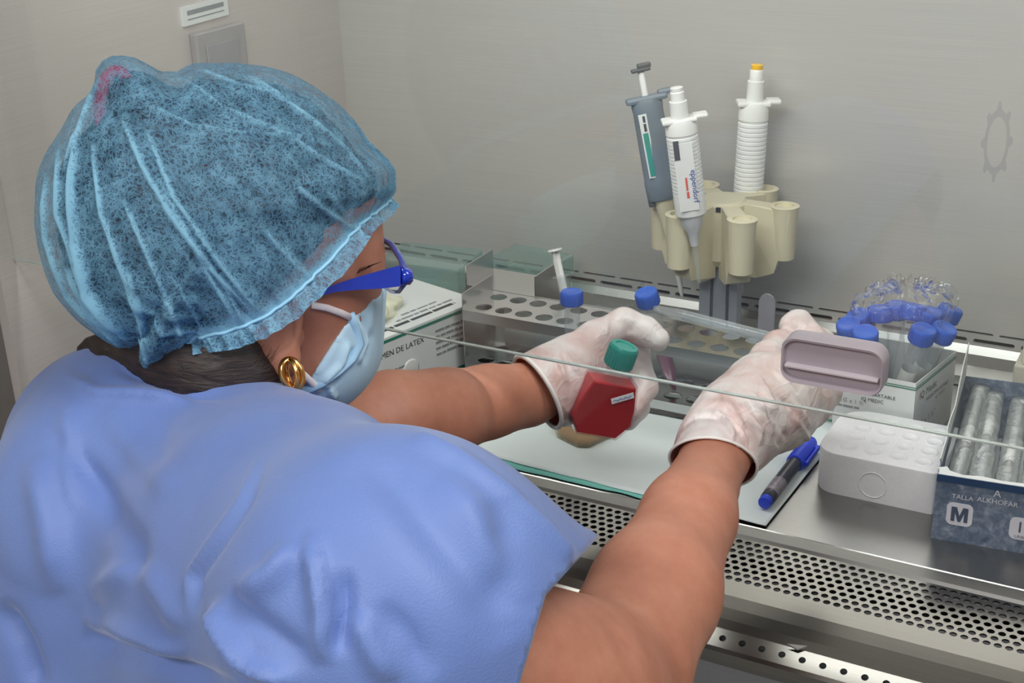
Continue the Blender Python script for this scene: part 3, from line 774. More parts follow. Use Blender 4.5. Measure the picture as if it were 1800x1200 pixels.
for k in range(4):
    bars(wfr((0.135, 0, 0.036 - 0.0062 * k)), fo, up, 0.032 - 0.003 * (k % 2), 0.0022, M_INKGREY, wb, 20 + k)
bars(wfr((0.190, 0.012, WH)), fo, ws, 0.165, 0.0052, M_INK, wb, 31)
text('LATEX', 0.0130, wfr((0.228, 0.012, WH)), fo, ws, M_INK, wb)
bars(wfr((0.100, 0.022, WH)), fo, ws, 0.080, 0.0030, M_INKGREY, wb, 32)
bars(wfr((0.085, 0.031, WH)), fo, ws, 0.050, 0.0028, M_INKGREY, wb, 33)
# round tape seal on the long face, its highlight put in as white colour
MB().lathe([(0.011, 0.0), (0.011, 0.0005), (0.009, 0.0008)], 24, frame(wfr((0.105, -0.0001, 0.030)), -wd, z=-ws)).put('round_seal_highlight', M_WHITEPLASTIC, wb, True)
# crumpled gloves pulled out of the opening
for k, (lx, ly, r, zz) in enumerate(((0.125, 0.060, 0.034, 0.010), (0.165, 0.066, 0.032, 0.012), (0.095, 0.064, 0.026, 0.007))):
    bm = bmesh.new(); bmesh.ops.create_icosphere(bm, subdivisions=4, radius=1.0)
    for q in bm.verts:
        nn = 0.35 * mnoise.noise(q.co * 1.6 + Vector((k * 5, 1, 0))) + 0.18 * abs(mnoise.noise(q.co * 4 + Vector((k, 0, 3))))
        q.co *= 1 + nn
    c0 = wfr((lx, ly, WH + zz * 0.3))
    vs = [c0 + np.array([q.co.x * r, q.co.y * r * 1.05, max(-0.003, q.co.z * (zz + 0.006))]) for q in bm.verts]; fs = [[q.index for q in p.verts] for p in bm.faces]; bm.free()
    o = put('latex_glove', vs, fs, plain('cream_latex', srgb(232, 230, 206), 0.5, var=0.03, sss=0.1), None, True, loc=tuple(c0))
    props(o, ('crumpled cream latex glove in the middle of the white box opening', 'crumpled cream latex glove nearest the face on the white box', 'small crumpled glove end at the far side of the box opening')[k], 'glove', 'gloves pulled out of the white box')

# ---- stainless tube rack, two perforated shelves
RX0, RX1, RY0, RY1 = -0.700, -0.384, 1.1290, 1.1930
rack = thing('tube_rack', 'stainless steel tube rack with two perforated shelves behind the hands', 'rack', ((RX0 + RX1) / 2, (RY0 + RY1) / 2, 0))
def shelf(z, name, lip):
    mb = MB(); PX = 0.0238; PY = (RY1 - RY0) / 2; n_ = int((RX1 - RX0 - 0.004) / PX)
    m_ = lambda p: np.array([p[0], p[1], z + p[2]])
    cs = []; xa = RX0 + 0.004
    for i in range(n_):
        for j in range(2): cs.append((xa + i * PX, xa + (i + 1) * PX, RY0 + j * PY, RY0 + (j + 1) * PY, 0.0092, 0.0092))
    holed_cells(cs, m_, 0.0012, mb)
    for a_, b_ in ((RX0, xa), (xa + n_ * PX, RX1)):
        mb.add([m_((a_, RY0, 0)), m_((b_, RY0, 0)), m_((b_, RY1, 0)), m_((a_, RY1, 0))], [(0, 1, 2, 3)])
    mb.box((RX0, RY0 - 0.0010, z - lip), (RX1, RY0, z + 0.0004)); mb.box((RX0, RY1, z - lip), (RX1, RY1 + 0.001, z + 0.0004))
    return mb.put(name, M_RACK, rack)
shelf(0.080, 'upper_shelf', 0.011)
shelf(0.020, 'lower_shelf', 0.009)
MB().box((RX0, RY0 + 0.004, 0.0018), (RX1, RY0 + 0.012, 0.0032)).box((RX0, RY1 - 0.012, 0.0018), (RX1, RY1 - 0.004, 0.0032)).put('foot_rails', M_RACK, rack)
MB().box((RX0 - 0.001, RY0, 0.0005), (RX0, RY1, 0.098)).put('end_plate', M_RACK, rack)
MB().box((RX0 + 0.012, RY1 + 0.001, 0.018), (RX1 - 0.01, RY1 + 0.0022, 0.080)).put('back_plate', plain('pale_satin_plate', srgb(196, 202, 198), 0.4, metal=0.2), rack)
pr = [(RX1 - 0.004, 0.0005), (RX1 + 0.010, 0.0005), (RX1 + 0.0125, 0.128)] + [(RX1 + 0.0045 + 0.008 * math.cos(a), 0.130 + 0.009 * math.sin(a)) for a in np.linspace(0, math.pi, 9)] + [(RX1 - 0.0035, 0.128)]
mb = MB(); nP = len(pr); ry = RY0 + 0.024
mb.add([(x, ry, z) for x, z in pr] + [(x, ry + 0.0022, z) for x, z in pr], [list(range(nP)), list(range(nP, 2 * nP))[::-1]] + [(i, nP + i, nP + (i + 1) % nP, (i + 1) % nP) for i in range(nP)])
mb.put('end_plate', plain('grey_enamel_plate', srgb(132, 130, 138), 0.4), rack, label='grey upright end plate with rounded top')
# second, taller plain rack end seen behind it at the left
r2 = thing('slotted_rack', 'small folded steel rack standing behind the left end of the tube rack', 'rack', (-0.735, 1.245, 0))
MB().box((-0.748, 1.215, 0.0005), (-0.7465, 1.275, 0.094)).put('end_plate', M_RACK, r2)
MB().box((-0.7465, 1.215, 0.070), (-0.660, 1.275, 0.0712)).put('shelf', M_RACK, r2)
MB().box((-0.661, 1.215, 0.0005), (-0.6595, 1.275, 0.094)).put('end_plate', M_RACK, r2)

# ---- tubes in the rack, syringe
M_PINK = plain('pink_medium', srgb(196, 92, 138), 0.25, var=0.06)
cc = onZ(1005, 517, 0.118)
conical_tube('conical_tube', 'upright clear tube with blue cap standing in the steel rack', 'tubes in the steel rack', (cc[0] + 0.002, cc[1] - 0.004, 0.010), (cc[0], cc[1], 0.122), paper=(0.042, 0.060))
foot = onZ(1186, 686, 0.022); hd = onZ(1138, 524, 0.128)
hd = foot + (hd - foot) / np.linalg.norm(hd - foot) * 0.119
conical_tube('conical_tube', 'leaning tube of pink medium with blue cap behind the left index finger', 'tubes in the steel rack', foot, hd, fill=0.050, fillmat=M_PINK)
# syringe with white plunger, leaning in the rack behind the upright tube
sa = onZ(992, 520, 0.090); sa[1] += 0.012; sb = onY(975, 438, sa[1] + 0.010)
fr, L = axis_frame((sa[0], sa[1], 0.060), sb, (1, 0, 0))
sy = thing('syringe', 'clear syringe with white plunger leaning in the rack beside the upright tube', 'syringe', (sa[0], sa[1], 0.060))
MB().lathe([(0.0058, 0.0), (0.0058, 0.045), (0.0090, 0.0455), (0.0090, 0.047), (0.0058, 0.0472)], 18, fr, True, False).put('barrel', M_TUBE, sy, True, autosmooth=35)
MB().box((-0.0045, -0.0006, 0.005), (0.0045, 0.0006, L - 0.002), fr).box((-0.0006, -0.0045, 0.005), (0.0006, 0.0045, L - 0.002), fr).lathe([(0.0078, L - 0.002), (0.0082, L - 0.001), (0.0078, L)], 18, fr).put('plunger', M_WHITEPLASTIC, sy)

# ---- clear and teal plastic boxes and wrappers at the back left
def clear_box(name, label, lo, hi, lidm, rot=0.0, grp=None):
    lo = np.array(lo); hi = np.array(hi); c = (lo + hi) / 2
    t = thing(name, label, 'plastic box', (c[0], c[1], lo[2]), grp)
    f_ = frame((c[0], c[1], lo[2]), (math.cos(rot), math.sin(rot), 0)); s = (hi - lo) / 2
    H_ = hi[2] - lo[2]
    MB().box((-s[0], -s[1], 0), (s[0], s[1], H_ * 0.66), f_, 0.003).put('tray', M_CLEAR, t)
    MB().box((-s[0] - 0.002, -s[1] - 0.002, H_ * 0.66 + 0.0003), (s[0] + 0.002, s[1] + 0.002, H_), f_, 0.003).put('lid', lidm, t)
    MB().box((-s[0] * 0.8, -s[1] * 0.8, H_ * 0.1), (s[0] * 0.8, s[1] * 0.8, H_ * 0.5), f_, 0.002).put('contents', M_WRAP, t)
clear_box('plastic_case', 'clear plastic case with teal lid at the back left behind the glove box', (-0.875, 1.225, 0.0), (-0.775, 1.300, 0.080), M_TEALCLEAR, 0.15, 'clear plastic cases along the back')
clear_box('plastic_case', 'clear teal plastic case behind the rack, right of the other case', (-0.770, 1.300, 0.0), (-0.690, 1.362, 0.070), M_TEALCLEAR, -0.1, 'clear plastic cases along the back')
# loose transparent wrapper bag standing behind the rack
mb = MB(); vs = []; fs = []; NZ, NA = 18, 36
for i in range(NZ + 1):
    s = i / NZ
    for j in range(NA):
        a = 2 * math.pi * j / NA
        cr = 1 + 0.16 * mnoise.noise(Vector((math.cos(a) * 2.4, math.sin(a) * 2.4, s * 4)))
        vs.append((-0.604 + 0.045 * math.cos(a) * cr, 1.275 + 0.026 * math.sin(a) * cr * (1 - 0.5 * s), 0.001 + 0.082 * s))
for i in range(NZ):
    for j in range(NA): fs.append((i * NA + j, i * NA + (j + 1) % NA, (i + 1) * NA + (j + 1) % NA, (i + 1) * NA + j))
o = mb.add(vs, fs).put('wrapper_bag', M_BAG, None, True, loc=(-0.604, 1.275, 0.0))
props(o, 'clear open wrapper bag standing behind the upright tube in the rack', 'bag')

# ---- pipette carousel with three pipettes
S = np.array([-0.480, 1.300, 0.0])
st = thing('pipette_stand', 'grey post pipette stand with cream carousel arms by the steel back wall', 'stand', tuple(S))
MB().lathe([(0.062, 0.0), (0.062, 0.006), (0.055, 0.011), (0.030, 0.013)], 40, lambda p: S + np.array(p)).put('base', M_GREYPLASTIC, st, True, autosmooth=35)
mb = MB(); xr = np.array([0.985, 0.17, 0]); sf = frame(S, xr)
for a, b in ((-0.0205, -0.0085), (-0.0055, 0.0085), (0.0115, 0.0205)):
    mb.box((a, -0.014, 0.010), (b, 0.014, 0.150), sf, 0.001)
mb.put('post', plain('pale_grey_post', srgb(158, 164, 174), 0.45, metal=0.2), st)
MB().box((-0.019, -0.0115, 0.010), (0.019, 0.0115, 0.150), sf).put('groove_liner', plain('dark_groove', srgb(84, 88, 96), 0.5), st)
MB().lathe([(0.020, 0.110), (0.026, 0.118), (0.026, 0.176), (0.022, 0.180)], 30, lambda p: S + np.array(p)).put('hub', M_CREAM, st, True, autosmooth=35)
MB().box((-0.0025, -0.0268, 0.172), (0.0025, -0.0250, 0.177), sf).put('lock_mark', plain('black_plastic', srgb(30, 30, 32), 0.5), st)
arm_dirs = []
for k in range(6):
    a = math.radians(-112 + 60 * k)
    dr = np.array([math.cos(a), math.sin(a), 0]); arm_dirs.append(dr)
    af = frame(S, dr)
    mb = MB()
    # web: tall at the hub, shorter at the socket, with a sloping lower edge
    prof_ = [(0.018, 0.098), (0.018, 0.178), (0.046, 0.176), (0.072, 0.172), (0.070, 0.150), (0.058, 0.106), (0.040, 0.098)]
    n_ = len(prof_)
    wv = [(r_, -0.0085 if r_ < 0.05 else -0.0125, z_) for r_, z_ in prof_] + [(r_, 0.0085 if r_ < 0.05 else 0.0125, z_) for r_, z_ in prof_]
    mb.add([af(p) for p in wv], [list(range(n_)), list(range(n_, 2 * n_))[::-1]] + [(i, n_ + i, n_ + (i + 1) % n_, (i + 1) % n_) for i in range(n_)])
    arm = mb.put('arm', M_CREAM, st)
    # open socket ring at the end
    rc_ = S + dr * 0.064
    MB().lathe([(0.0125, 0.120), (0.0145, 0.172), (0.0155, 0.1765), (0.0125, 0.1775), (0.0100, 0.1770), (0.0085, 0.150)], 24, lambda p, rc_=rc_: rc_ + np.array(p), True, False).put('socket', M_CREAM, arm, True, autosmooth=40)
CAMR = CM @ np.array([1.0, 0, 0])
def rib_rings(prof_r, z0, z1, n):
    out = []
    for i in range(n):
        a = z0 + (z1 - z0) * i / n; b = z0 + (z1 - z0) * (i + 0.62) / n; c = z0 + (z1 - z0) * (i + 0.72) / n; d = z0 + (z1 - z0) * (i + 0.96) / n
        out += [(prof_r, a), (prof_r, b), (prof_r - 0.0010, c), (prof_r - 0.0010, d)]
    return out
def pipette(label, bottom, top, kind):
    """hand pipette from tip (bottom) to button (top); local x points at the photographer's right"""
    fr, L = axis_frame(bottom, top, CAMR)
    t = thing('micropipette', label, 'pipette', tuple(bottom), 'pipettes on the carousel')
    k = L / 0.255
    Z = lambda z: z * k
    if kind == 'grey':
        MB().lathe([(0.0012, 0), (0.0024, Z(0.004)), (0.0040, Z(0.045)), (0.0058, Z(0.062))], 16, fr).put('tip_cone', M_WHITEPLASTIC, t, True, autosmooth=40)
        MB().lathe([(0.0056, Z(0.058)), (0.0085, Z(0.085)), (0.0115, Z(0.112)), (0.0125, Z(0.116))], 20, fr).put('shaft', M_CREAM, t, True, autosmooth=40)
        MB().box((-0.017, -0.004, Z(0.104)), (-0.009, 0.004, Z(0.112)), fr, 0.001).put('ejector_foot', M_DARKGREY, t)
        MB().lathe([(0.0160, Z(0.110)), (0.0172, Z(0.112)), (0.0176, Z(0.131)), (0.0170, Z(0.133)), (0.0168, Z(0.150)), (0.0158, Z(0.205)), (0.0166, Z(0.212)), (0.0150, Z(0.218))], 24, fr, sy=0.8).put('body', M_GREYPLASTIC, t, True, autosmooth=35)
        MB().box((-0.021, -0.010, Z(0.2145)), (0.022, 0.010, Z(0.2215)), fr, 0.003).box((0.013, -0.008, Z(0.2190)), (0.028, 0.008, Z(0.2250)), fr, 0.0025).put('finger_hook', M_GREYPLASTIC, t)
        MB().lathe([(0.0036, Z(0.218)), (0.0036, Z(0.246))], 14, fr).put('plunger_stem', M_WHITEPLASTIC, t, True, autosmooth=40)
        MB().box((-0.010, -0.006, Z(0.2465)), (0.010, 0.006, Z(0.2505)), fr, 0.0015).box((-0.003, -0.006, Z(0.2500)), (0.011, 0.006, Z(0.2550)), fr, 0.0015).put('plunger_button', M_DARKGREY, t)
        n_ = np.cross(fr((0, 0, 1)) - fr((0, 0, 0)), fr((1, 0, 0)) - fr((0, 0, 0)))
        ydir = fr((0, 0, 1)) - fr((0, 0, 0)); xdir = fr((1, 0, 0)) - fr((0, 0, 0)); out_ = -(fr((0, 1, 0)) - fr((0, 0, 0)))
        quad('label_strip', fr((-0.0120, -0.0121, Z(0.136))), xdir * 0.0085, ydir * Z(0.068), M_WHITECARD, t, 0.0006)
        quad('label_band', fr((-0.0104, -0.0124, Z(0.138))), xdir * 0.0054, ydir * Z(0.046), plain('teal_print', srgb(44, 150, 140), 0.5), t, 0.0008)
        bars(fr((-0.0056, -0.0124, Z(0.186))), ydir, -xdir, Z(0.016), 0.0030, M_INK, t, 51, 0.0010)
    else:
        yl = kind == 'yellow'
        MB().lathe([(0.0010, 0), (0.0022, Z(0.004)), (0.0034, Z(0.050)), (0.0044, Z(0.058))], 16, fr).put('tip_cone', M_TUBE if not yl else M_WHITEPLASTIC, t, True, autosmooth=40)
        MB().lathe([(0.0042, Z(0.052)), (0.0060, Z(0.070)), (0.0105, Z(0.080)), (0.0120, Z(0.100))], 18, fr).put('shaft', plain('grey_white_plastic', srgb(206, 208, 212), 0.4), t, True, autosmooth=40)
        body = [(0.0135, Z(0.092)), (0.0155, Z(0.095)), (0.0160, Z(0.118))] + rib_rings(0.0158, Z(0.120), Z(0.196), 16) + [(0.0160, Z(0.198)), (0.0155, Z(0.212)), (0.0140, Z(0.216))]
        MB().lathe(body, 24, fr, sy=0.85).put('body', M_WHITEPLASTIC, t, True, autosmooth=25)
        hk = MB().box((-0.0185, -0.010, Z(0.2125)), (0.016, 0.010, Z(0.2175)), fr, 0.002)
        hk.box((0.012, -0.008, Z(0.2150)), (0.027, 0.008, Z(0.2195)), fr, 0.002)
        hk.put('finger_hook', M_WHITEPLASTIC, t)
        MB().lathe([(0.0088, Z(0.214)), (0.0088, Z(0.238)), (0.0072, Z(0.2385)), (0.0070, Z(0.249)), (0.0060, Z(0.2505))], 18, fr).put('plunger_stem', M_WHITEPLASTIC, t, True, autosmooth=35)
        MB().lathe([(0.0058, Z(0.2480)), (0.0062, Z(0.2490)), (0.0062, Z(0.2545)), (0.0052, Z(0.2550))], 18, fr).put('plunger_button', M_YELLOW if yl else M_WHITEPLASTIC, t, True, autosmooth=35)
        if not yl:
            ydir = fr((0, 0, 1)) - fr((0, 0, 0)); xdir = fr((1, 0, 0)) - fr((0, 0, 0))
            quad('front_plate', fr((-0.0115, -0.0132, Z(0.104))), xdir * 0.0190, ydir * Z(0.086), M_WHITEPLASTIC, t, 0.0010)
            quad('volume_window', fr((-0.0110, -0.0132, Z(0.170))), xdir * 0.0055, ydir * Z(0.024), M_DARKGREY, t, 0.0014)
            text('eppendorf', 0.0082, fr((0.0032, -0.0134, Z(0.156))), -ydir, xdir, plain('blue_print', srgb(50, 72, 160), 0.5), t, lift=0.0014)
            bars(fr((-0.0030, -0.0134, Z(0.147))), -ydir, xdir, Z(0.026), 0.0024, plain('red_print', srgb(220, 90, 80), 0.5), t, 52, 0.0014)
    return t
pipette('grey micropipette with dark push button at the left of the carousel', onY(1199, 521, 1.272), onY(1124, 112, 1.282), 'grey')
pipette('white ribbed micropipette with blue and red print at the front of the carousel', onY(1229, 498, 1.238), onY(1189, 153, 1.222), 'white')
pipette('white ribbed micropipette with yellow push button at the rear of the carousel', onY(1302, 520, 1.352), onY(1331, 113, 1.352), 'yellow')

# ---- second flask lying under the left hand
M_FLASKCLEAR = clear('pale_yellow_flask', (0.97, 0.95, 0.86), 0.08, 0.30, (0.86, 0.86, 0.74, 1))
f2 = thing('culture_flask', 'pale yellow culture flask with teal cap lying flat on the pad', 'flask', (-0.553, 1.062, 0.0035), 'culture flasks')
q0 = onZ(1062, 764, 0.014); q1 = onZ(930, 736, 0.014)
fd = (q1 - q0); fd[2] = 0; fd /= np.linalg.norm(fd); fd = np.array([-0.93, 0.36, 0]); fd /= np.linalg.norm(fd)
ff = frame((q0[0] - 0.004, q0[1] + 0.004, 0.0040), fd)
def flask_outline(Lb=0.060, w=0.025):
    return [(-0.0, -w * 0.70), (0.008, -w), (Lb * 0.62, -w), (Lb, -0.0105), (Lb + 0.004, -0.0092), (Lb + 0.004, 0.0092), (Lb, 0.0105), (Lb * 0.62, w), (0.008, w), (0.0, w * 0.70)]
def flask_body(mb, f_, d0, d1, out_):
    cx = sum(p[0] for p in out_) / len(out_)
    n_ = len(out_); z = [(d0, 0.965), (d0 + 0.0014, 1.0), (d1 - 0.0014, 1.0), (d1, 0.965)]
    vs = [f_((cx + (x - cx) * s, y * s, zz)) for zz, s in z for x, y in out_]
    fs = [(i * n_ + k, i * n_ + (k + 1) % n_, (i + 1) * n_ + (k + 1) % n_, (i + 1) * n_ + k) for i in range(3) for k in range(n_)]
    fs += [list(range(n_))[::-1], list(range(3 * n_, 4 * n_))]
    mb.add(vs, fs); return mb
flask_body(MB(), ff, 0.0, 0.020, flask_outline()).put('body', M_FLASKCLEAR, f2)
flask_body(MB(), ff, 0.0012, 0.0062, [(0.0015 + x * 0.96, y * 0.95) for x, y in flask_outline(0.054)]).put('medium', plain('amber_medium', srgb(176, 128, 80), 0.3), f2)
nf = lambda p: ff((0.064 + p[2], p[0], 0.0105 + p[1]))
MB().lathe([(0.0088, -0.002), (0.0088, 0.006)], 20, nf).put('neck', M_FLASKCLEAR, f2, True)
MB().lathe([(0.0118, 0.004), (0.0122, 0.005), (0.0120, 0.021), (0.0108, 0.0225)], 24, nf).put('cap', M_TEALCAP, f2, True, autosmooth=40)

# ================================================================== implicit surfaces: smooth blends of tapered limbs, meshed by surface nets
def PX(px, py, d, r=None):
    p = camp(px, py, d)
    return p if r is None else (p, r)
def sd_cone(P, a, b, ra, rb):
    ab = b - a; t = np.clip(((P - a) @ ab) / (ab @ ab + 1e-12), 0, 1)
    return np.linalg.norm(P - a - t[..., None] * ab, axis=-1) - (ra + (rb - ra) * t)
def sd_ell(P, c, r, ax=None):
    q = P - c
    if ax is not None: q = q @ np.asarray(ax).T
    r = np.asarray(r, float)
    k0 = np.linalg.norm(q / r, axis=-1); k1 = np.linalg.norm(q / (r * r), axis=-1) + 1e-9
    return k0 * (k0 - 1.0) / k1
def smin(a, b, k):
    h = np.clip(0.5 + 0.5 * (b - a) / k, 0, 1)
    return b * (1 - h) + a * h - k * h * (1 - h)
def smax(a, b, k): return -smin(-a, -b, k)
def chain(P, pts, k, d=None):
    """pts: list of ((xyz), r) joined by tapered limbs"""
    for (a, ra), (b, rb) in zip(pts[:-1], pts[1:]):
        q = sd_cone(P, a, b, ra, rb)
        d = q if d is None else smin(d, q, k)
    return d
def surface_nets(fn, lo, hi, h):
    lo = np.asarray(lo, float); hi = np.asarray(hi, float)
    n = np.ceil((hi - lo) / h).astype(int) + 1
    ax = [lo[i] + h * np.arange(n[i]) for i in range(3)]
    F = np.empty(tuple(n), np.float32)
    for i0 in range(0, n[0], 24):
        G = np.stack(np.meshgrid(ax[0][i0:i0 + 24], ax[1], ax[2], indexing='ij'), -1)
        F[i0:i0 + 24] = fn(G)
    S_ = F < 0
    c = [S_[i:n[0] - 1 + i, j:n[1] - 1 + j, k:n[2] - 1 + k] for i in (0, 1) for j in (0, 1) for k in (0, 1)]
    anyv = np.logical_or.reduce(c) & ~np.logical_and.reduce(c)
    idx = np.argwhere(anyv)
    cid = -np.ones(tuple(n - 1), int); cid[anyv] = np.arange(len(idx))
    acc = np.zeros((len(idx), 3)); cnt = np.zeros(len(idx))
    I, J, K = idx[:, 0], idx[:, 1], idx[:, 2]
    for axis in range(3):
        o1, o2 = [a for a in range(3) if a != axis]
        for u in (0, 1):
            for v in (0, 1):
                A = [I.copy(), J.copy(), K.copy()]; A[o1] = A[o1] + u; A[o2] = A[o2] + v
                B = [q.copy() for q in A]; B[axis] = B[axis] + 1
                fa = F[A[0], A[1], A[2]]; fb = F[B[0], B[1], B[2]]
                m = (fa < 0) != (fb < 0)
                t = np.where(m, fa / np.where(m, fa - fb, 1), 0)
                pos = np.zeros((len(idx), 3)); pos[:, axis] = t; pos[:, o1] = u; pos[:, o2] = v
                acc[m] += pos[m]; cnt[m] += 1
    V = lo + h * (idx + acc / cnt[:, None])
    faces = []
    for axis in range(3):
        o1, o2 = [(1, 2), (2, 0), (0, 1)][axis]
        sl0 = [slice(None)] * 3; sl1 = [slice(None)] * 3
        sl0[axis] = slice(0, -1); sl1[axis] = slice(1, None)
        A = S_[tuple(sl0)]; B = S_[tuple(sl1)]
        e = np.argwhere(A != B)
        ok = (e[:, o1] > 0) & (e[:, o2] > 0) & (e[:, o1] < n[o1] - 1) & (e[:, o2] < n[o2] - 1)
        e = e[ok]; flip = A[e[:, 0], e[:, 1], e[:, 2]]
        def at(du, dv):
            q = e.copy(); q[:, o1] -= du; q[:, o2] -= dv
            return cid[q[:, 0], q[:, 1], q[:, 2]]
        Q = np.stack([at(0, 0), at(1, 0), at(1, 1), at(0, 1)], 1)
        Q[~flip] = Q[~flip][:, ::-1]
        faces.append(Q)
    Fq = np.concatenate(faces)
    return V, Fq[(Fq >= 0).all(1)]
def vnormals(V, F):
    N = np.zeros_like(V)
    n = np.cross(V[F[:, 2]] - V[F[:, 0]], V[F[:, 3]] - V[F[:, 1]])
    for k in range(4): np.add.at(N, F[:, k], n)
    return N / (np.linalg.norm(N, axis=1, keepdims=True) + 1e-12)
def relax(V, F, it=2, lam=0.5):
    for _ in range(it):
        A = np.zeros_like(V); c = np.zeros(len(V))
        for k in range(4):
            np.add.at(A, F[:, k], V[F[:, (k + 1) % 4]]); np.add.at(A, F[:, k], V[F[:, (k + 3) % 4]]); np.add.at(c, F[:, k], 2)
        V = V + lam * (A / np.maximum(c, 1)[:, None] - V)
    return V
def prune(V, F, keep):
    """keep faces whose corners are all kept"""
    F = F[keep[F].all(1)]; used = np.unique(F); mp_ = -np.ones(len(V), int); mp_[used] = np.arange(len(used))
    return V[used], mp_[F]
def topx(V): return V[:, :2] / V[:, 2:3] * FPX + np.array([900.0, 600.0])
def seg_dist(p, a, b):
    a = np.array(a, float); b = np.array(b, float); ab = b - a
    t = np.clip(((p - a) @ ab) / (ab @ ab), 0, 1)
    dv = p - a - t[:, None] * ab
    side = np.sign(ab[0] * dv[:, 1] - ab[1] * dv[:, 0])
    return np.linalg.norm(dv, axis=1), t, side
def ridge(P2, line, w, amp, fade=0.25, skew=0.0):
    """soft fold along a polyline; tapers off towards both ends"""
    best = np.full(len(P2), 1e9); tt = np.zeros(len(P2)); ss = np.zeros(len(P2))
    m = len(line) - 1
    for i in range(m):
        d, t, s = seg_dist(P2, line[i], line[i + 1])
        b = d < best; best[b] = d[b]; tt[b] = (i + t[b]) / m; ss[b] = s[b]
    taper = np.clip(np.minimum(tt, 1 - tt) / max(fade, 1e-3), 0, 1) ** 0.7
    ww = w * (1 + skew * ss)
    return amp * taper * np.exp(-(best / ww) ** 2)
def vnoise(V, s, off=0.0):
    return np.array([mnoise.noise(Vector((p[0] * s + off, p[1] * s - off, p[2] * s + 2 * off))) for p in V])

# ------------------------------------------------------------------ person materials
def skin_mat():
    m, nt, b, out = new_mat('warm_brown_skin')
    v = coords(nt)
    n1 = noise_tex(nt, v, 22, 8, 0.68)
    nt.links.new(ramp(nt, n1, [(0.25, srgb(167, 107, 85)), (0.5, srgb(183, 123, 99)), (0.75, srgb(197, 139, 116))]), b.inputs['Base Color'])
    b.inputs['Roughness'].default_value = 0.50
    b.inputs['Subsurface Weight'].default_value = 0.12
    b.inputs['Subsurface Radius'].default_value = (1.0, 0.35, 0.2); b.inputs['Subsurface Scale'].default_value = 0.006
    bump(nt, b, noise_tex(nt, v, 700, 3), 0.10, 0.0006)
    return m
def gown_mat():
    m, nt, b, out = new_mat('blue_nonwoven_gown')
    v = coords(nt)
    n1 = noise_tex(nt, v, 9, 4)
    nt.links.new(ramp(nt, n1, [(0.3, srgb(96, 122, 186)), (0.7, srgb(110, 138, 200))]), b.inputs['Base Color'])
    b.inputs['Roughness'].default_value = 0.55
    b.inputs['Sheen Weight'].default_value = 0.25; b.inputs['Sheen Roughness'].default_value = 0.5
    vo = nt.nodes.new('ShaderNodeTexVoronoi'); vo.inputs['Scale'].default_value = 760.0
    nt.links.new(v, vo.inputs['Vector'])
    bump(nt, b, vo.outputs['Distance'], 0.20, 0.0005)
    return m
def glove_mat():
    m, nt, b, out = new_mat('translucent_white_latex')
    v = coords(nt)
    n1 = noise_tex(nt, v, 26, 4, 0.55, 0.4)
    nt.links.new(ramp(nt, n1, [(0.32, srgb(206, 172, 166)), (0.50, srgb(222, 204, 202)), (0.68, srgb(232, 226, 224))]), b.inputs['Base Color'])
    b.inputs['Roughness'].default_value = 0.36
    b.inputs['Subsurface Weight'].default_value = 0.12; b.inputs['Subsurface Scale'].default_value = 0.004
    w = noise_tex(nt, coords(nt, (1.0, 0.5, 1.0)), 60, 1, 0.5, 0.8)
    ab = nt.nodes.new('ShaderNodeMath'); ab.operation = 'SUBTRACT'; ab.inputs[1].default_value = 0.5; nt.links.new(w, ab.inputs[0])
    a2 = nt.nodes.new('ShaderNodeMath'); a2.operation = 'ABSOLUTE'; nt.links.new(ab.outputs[0], a2.inputs[0])
    a3 = nt.nodes.new('ShaderNodeMapRange'); a3.inputs['From Max'].default_value = 0.07; a3.inputs['To Min'].default_value = 1.0; a3.inputs['To Max'].default_value = 0.0
    nt.links.new(a2.outputs[0], a3.inputs['Value'])
    bump(nt, b, a3.outputs['Result'], 0.22, 0.0012)
    return m
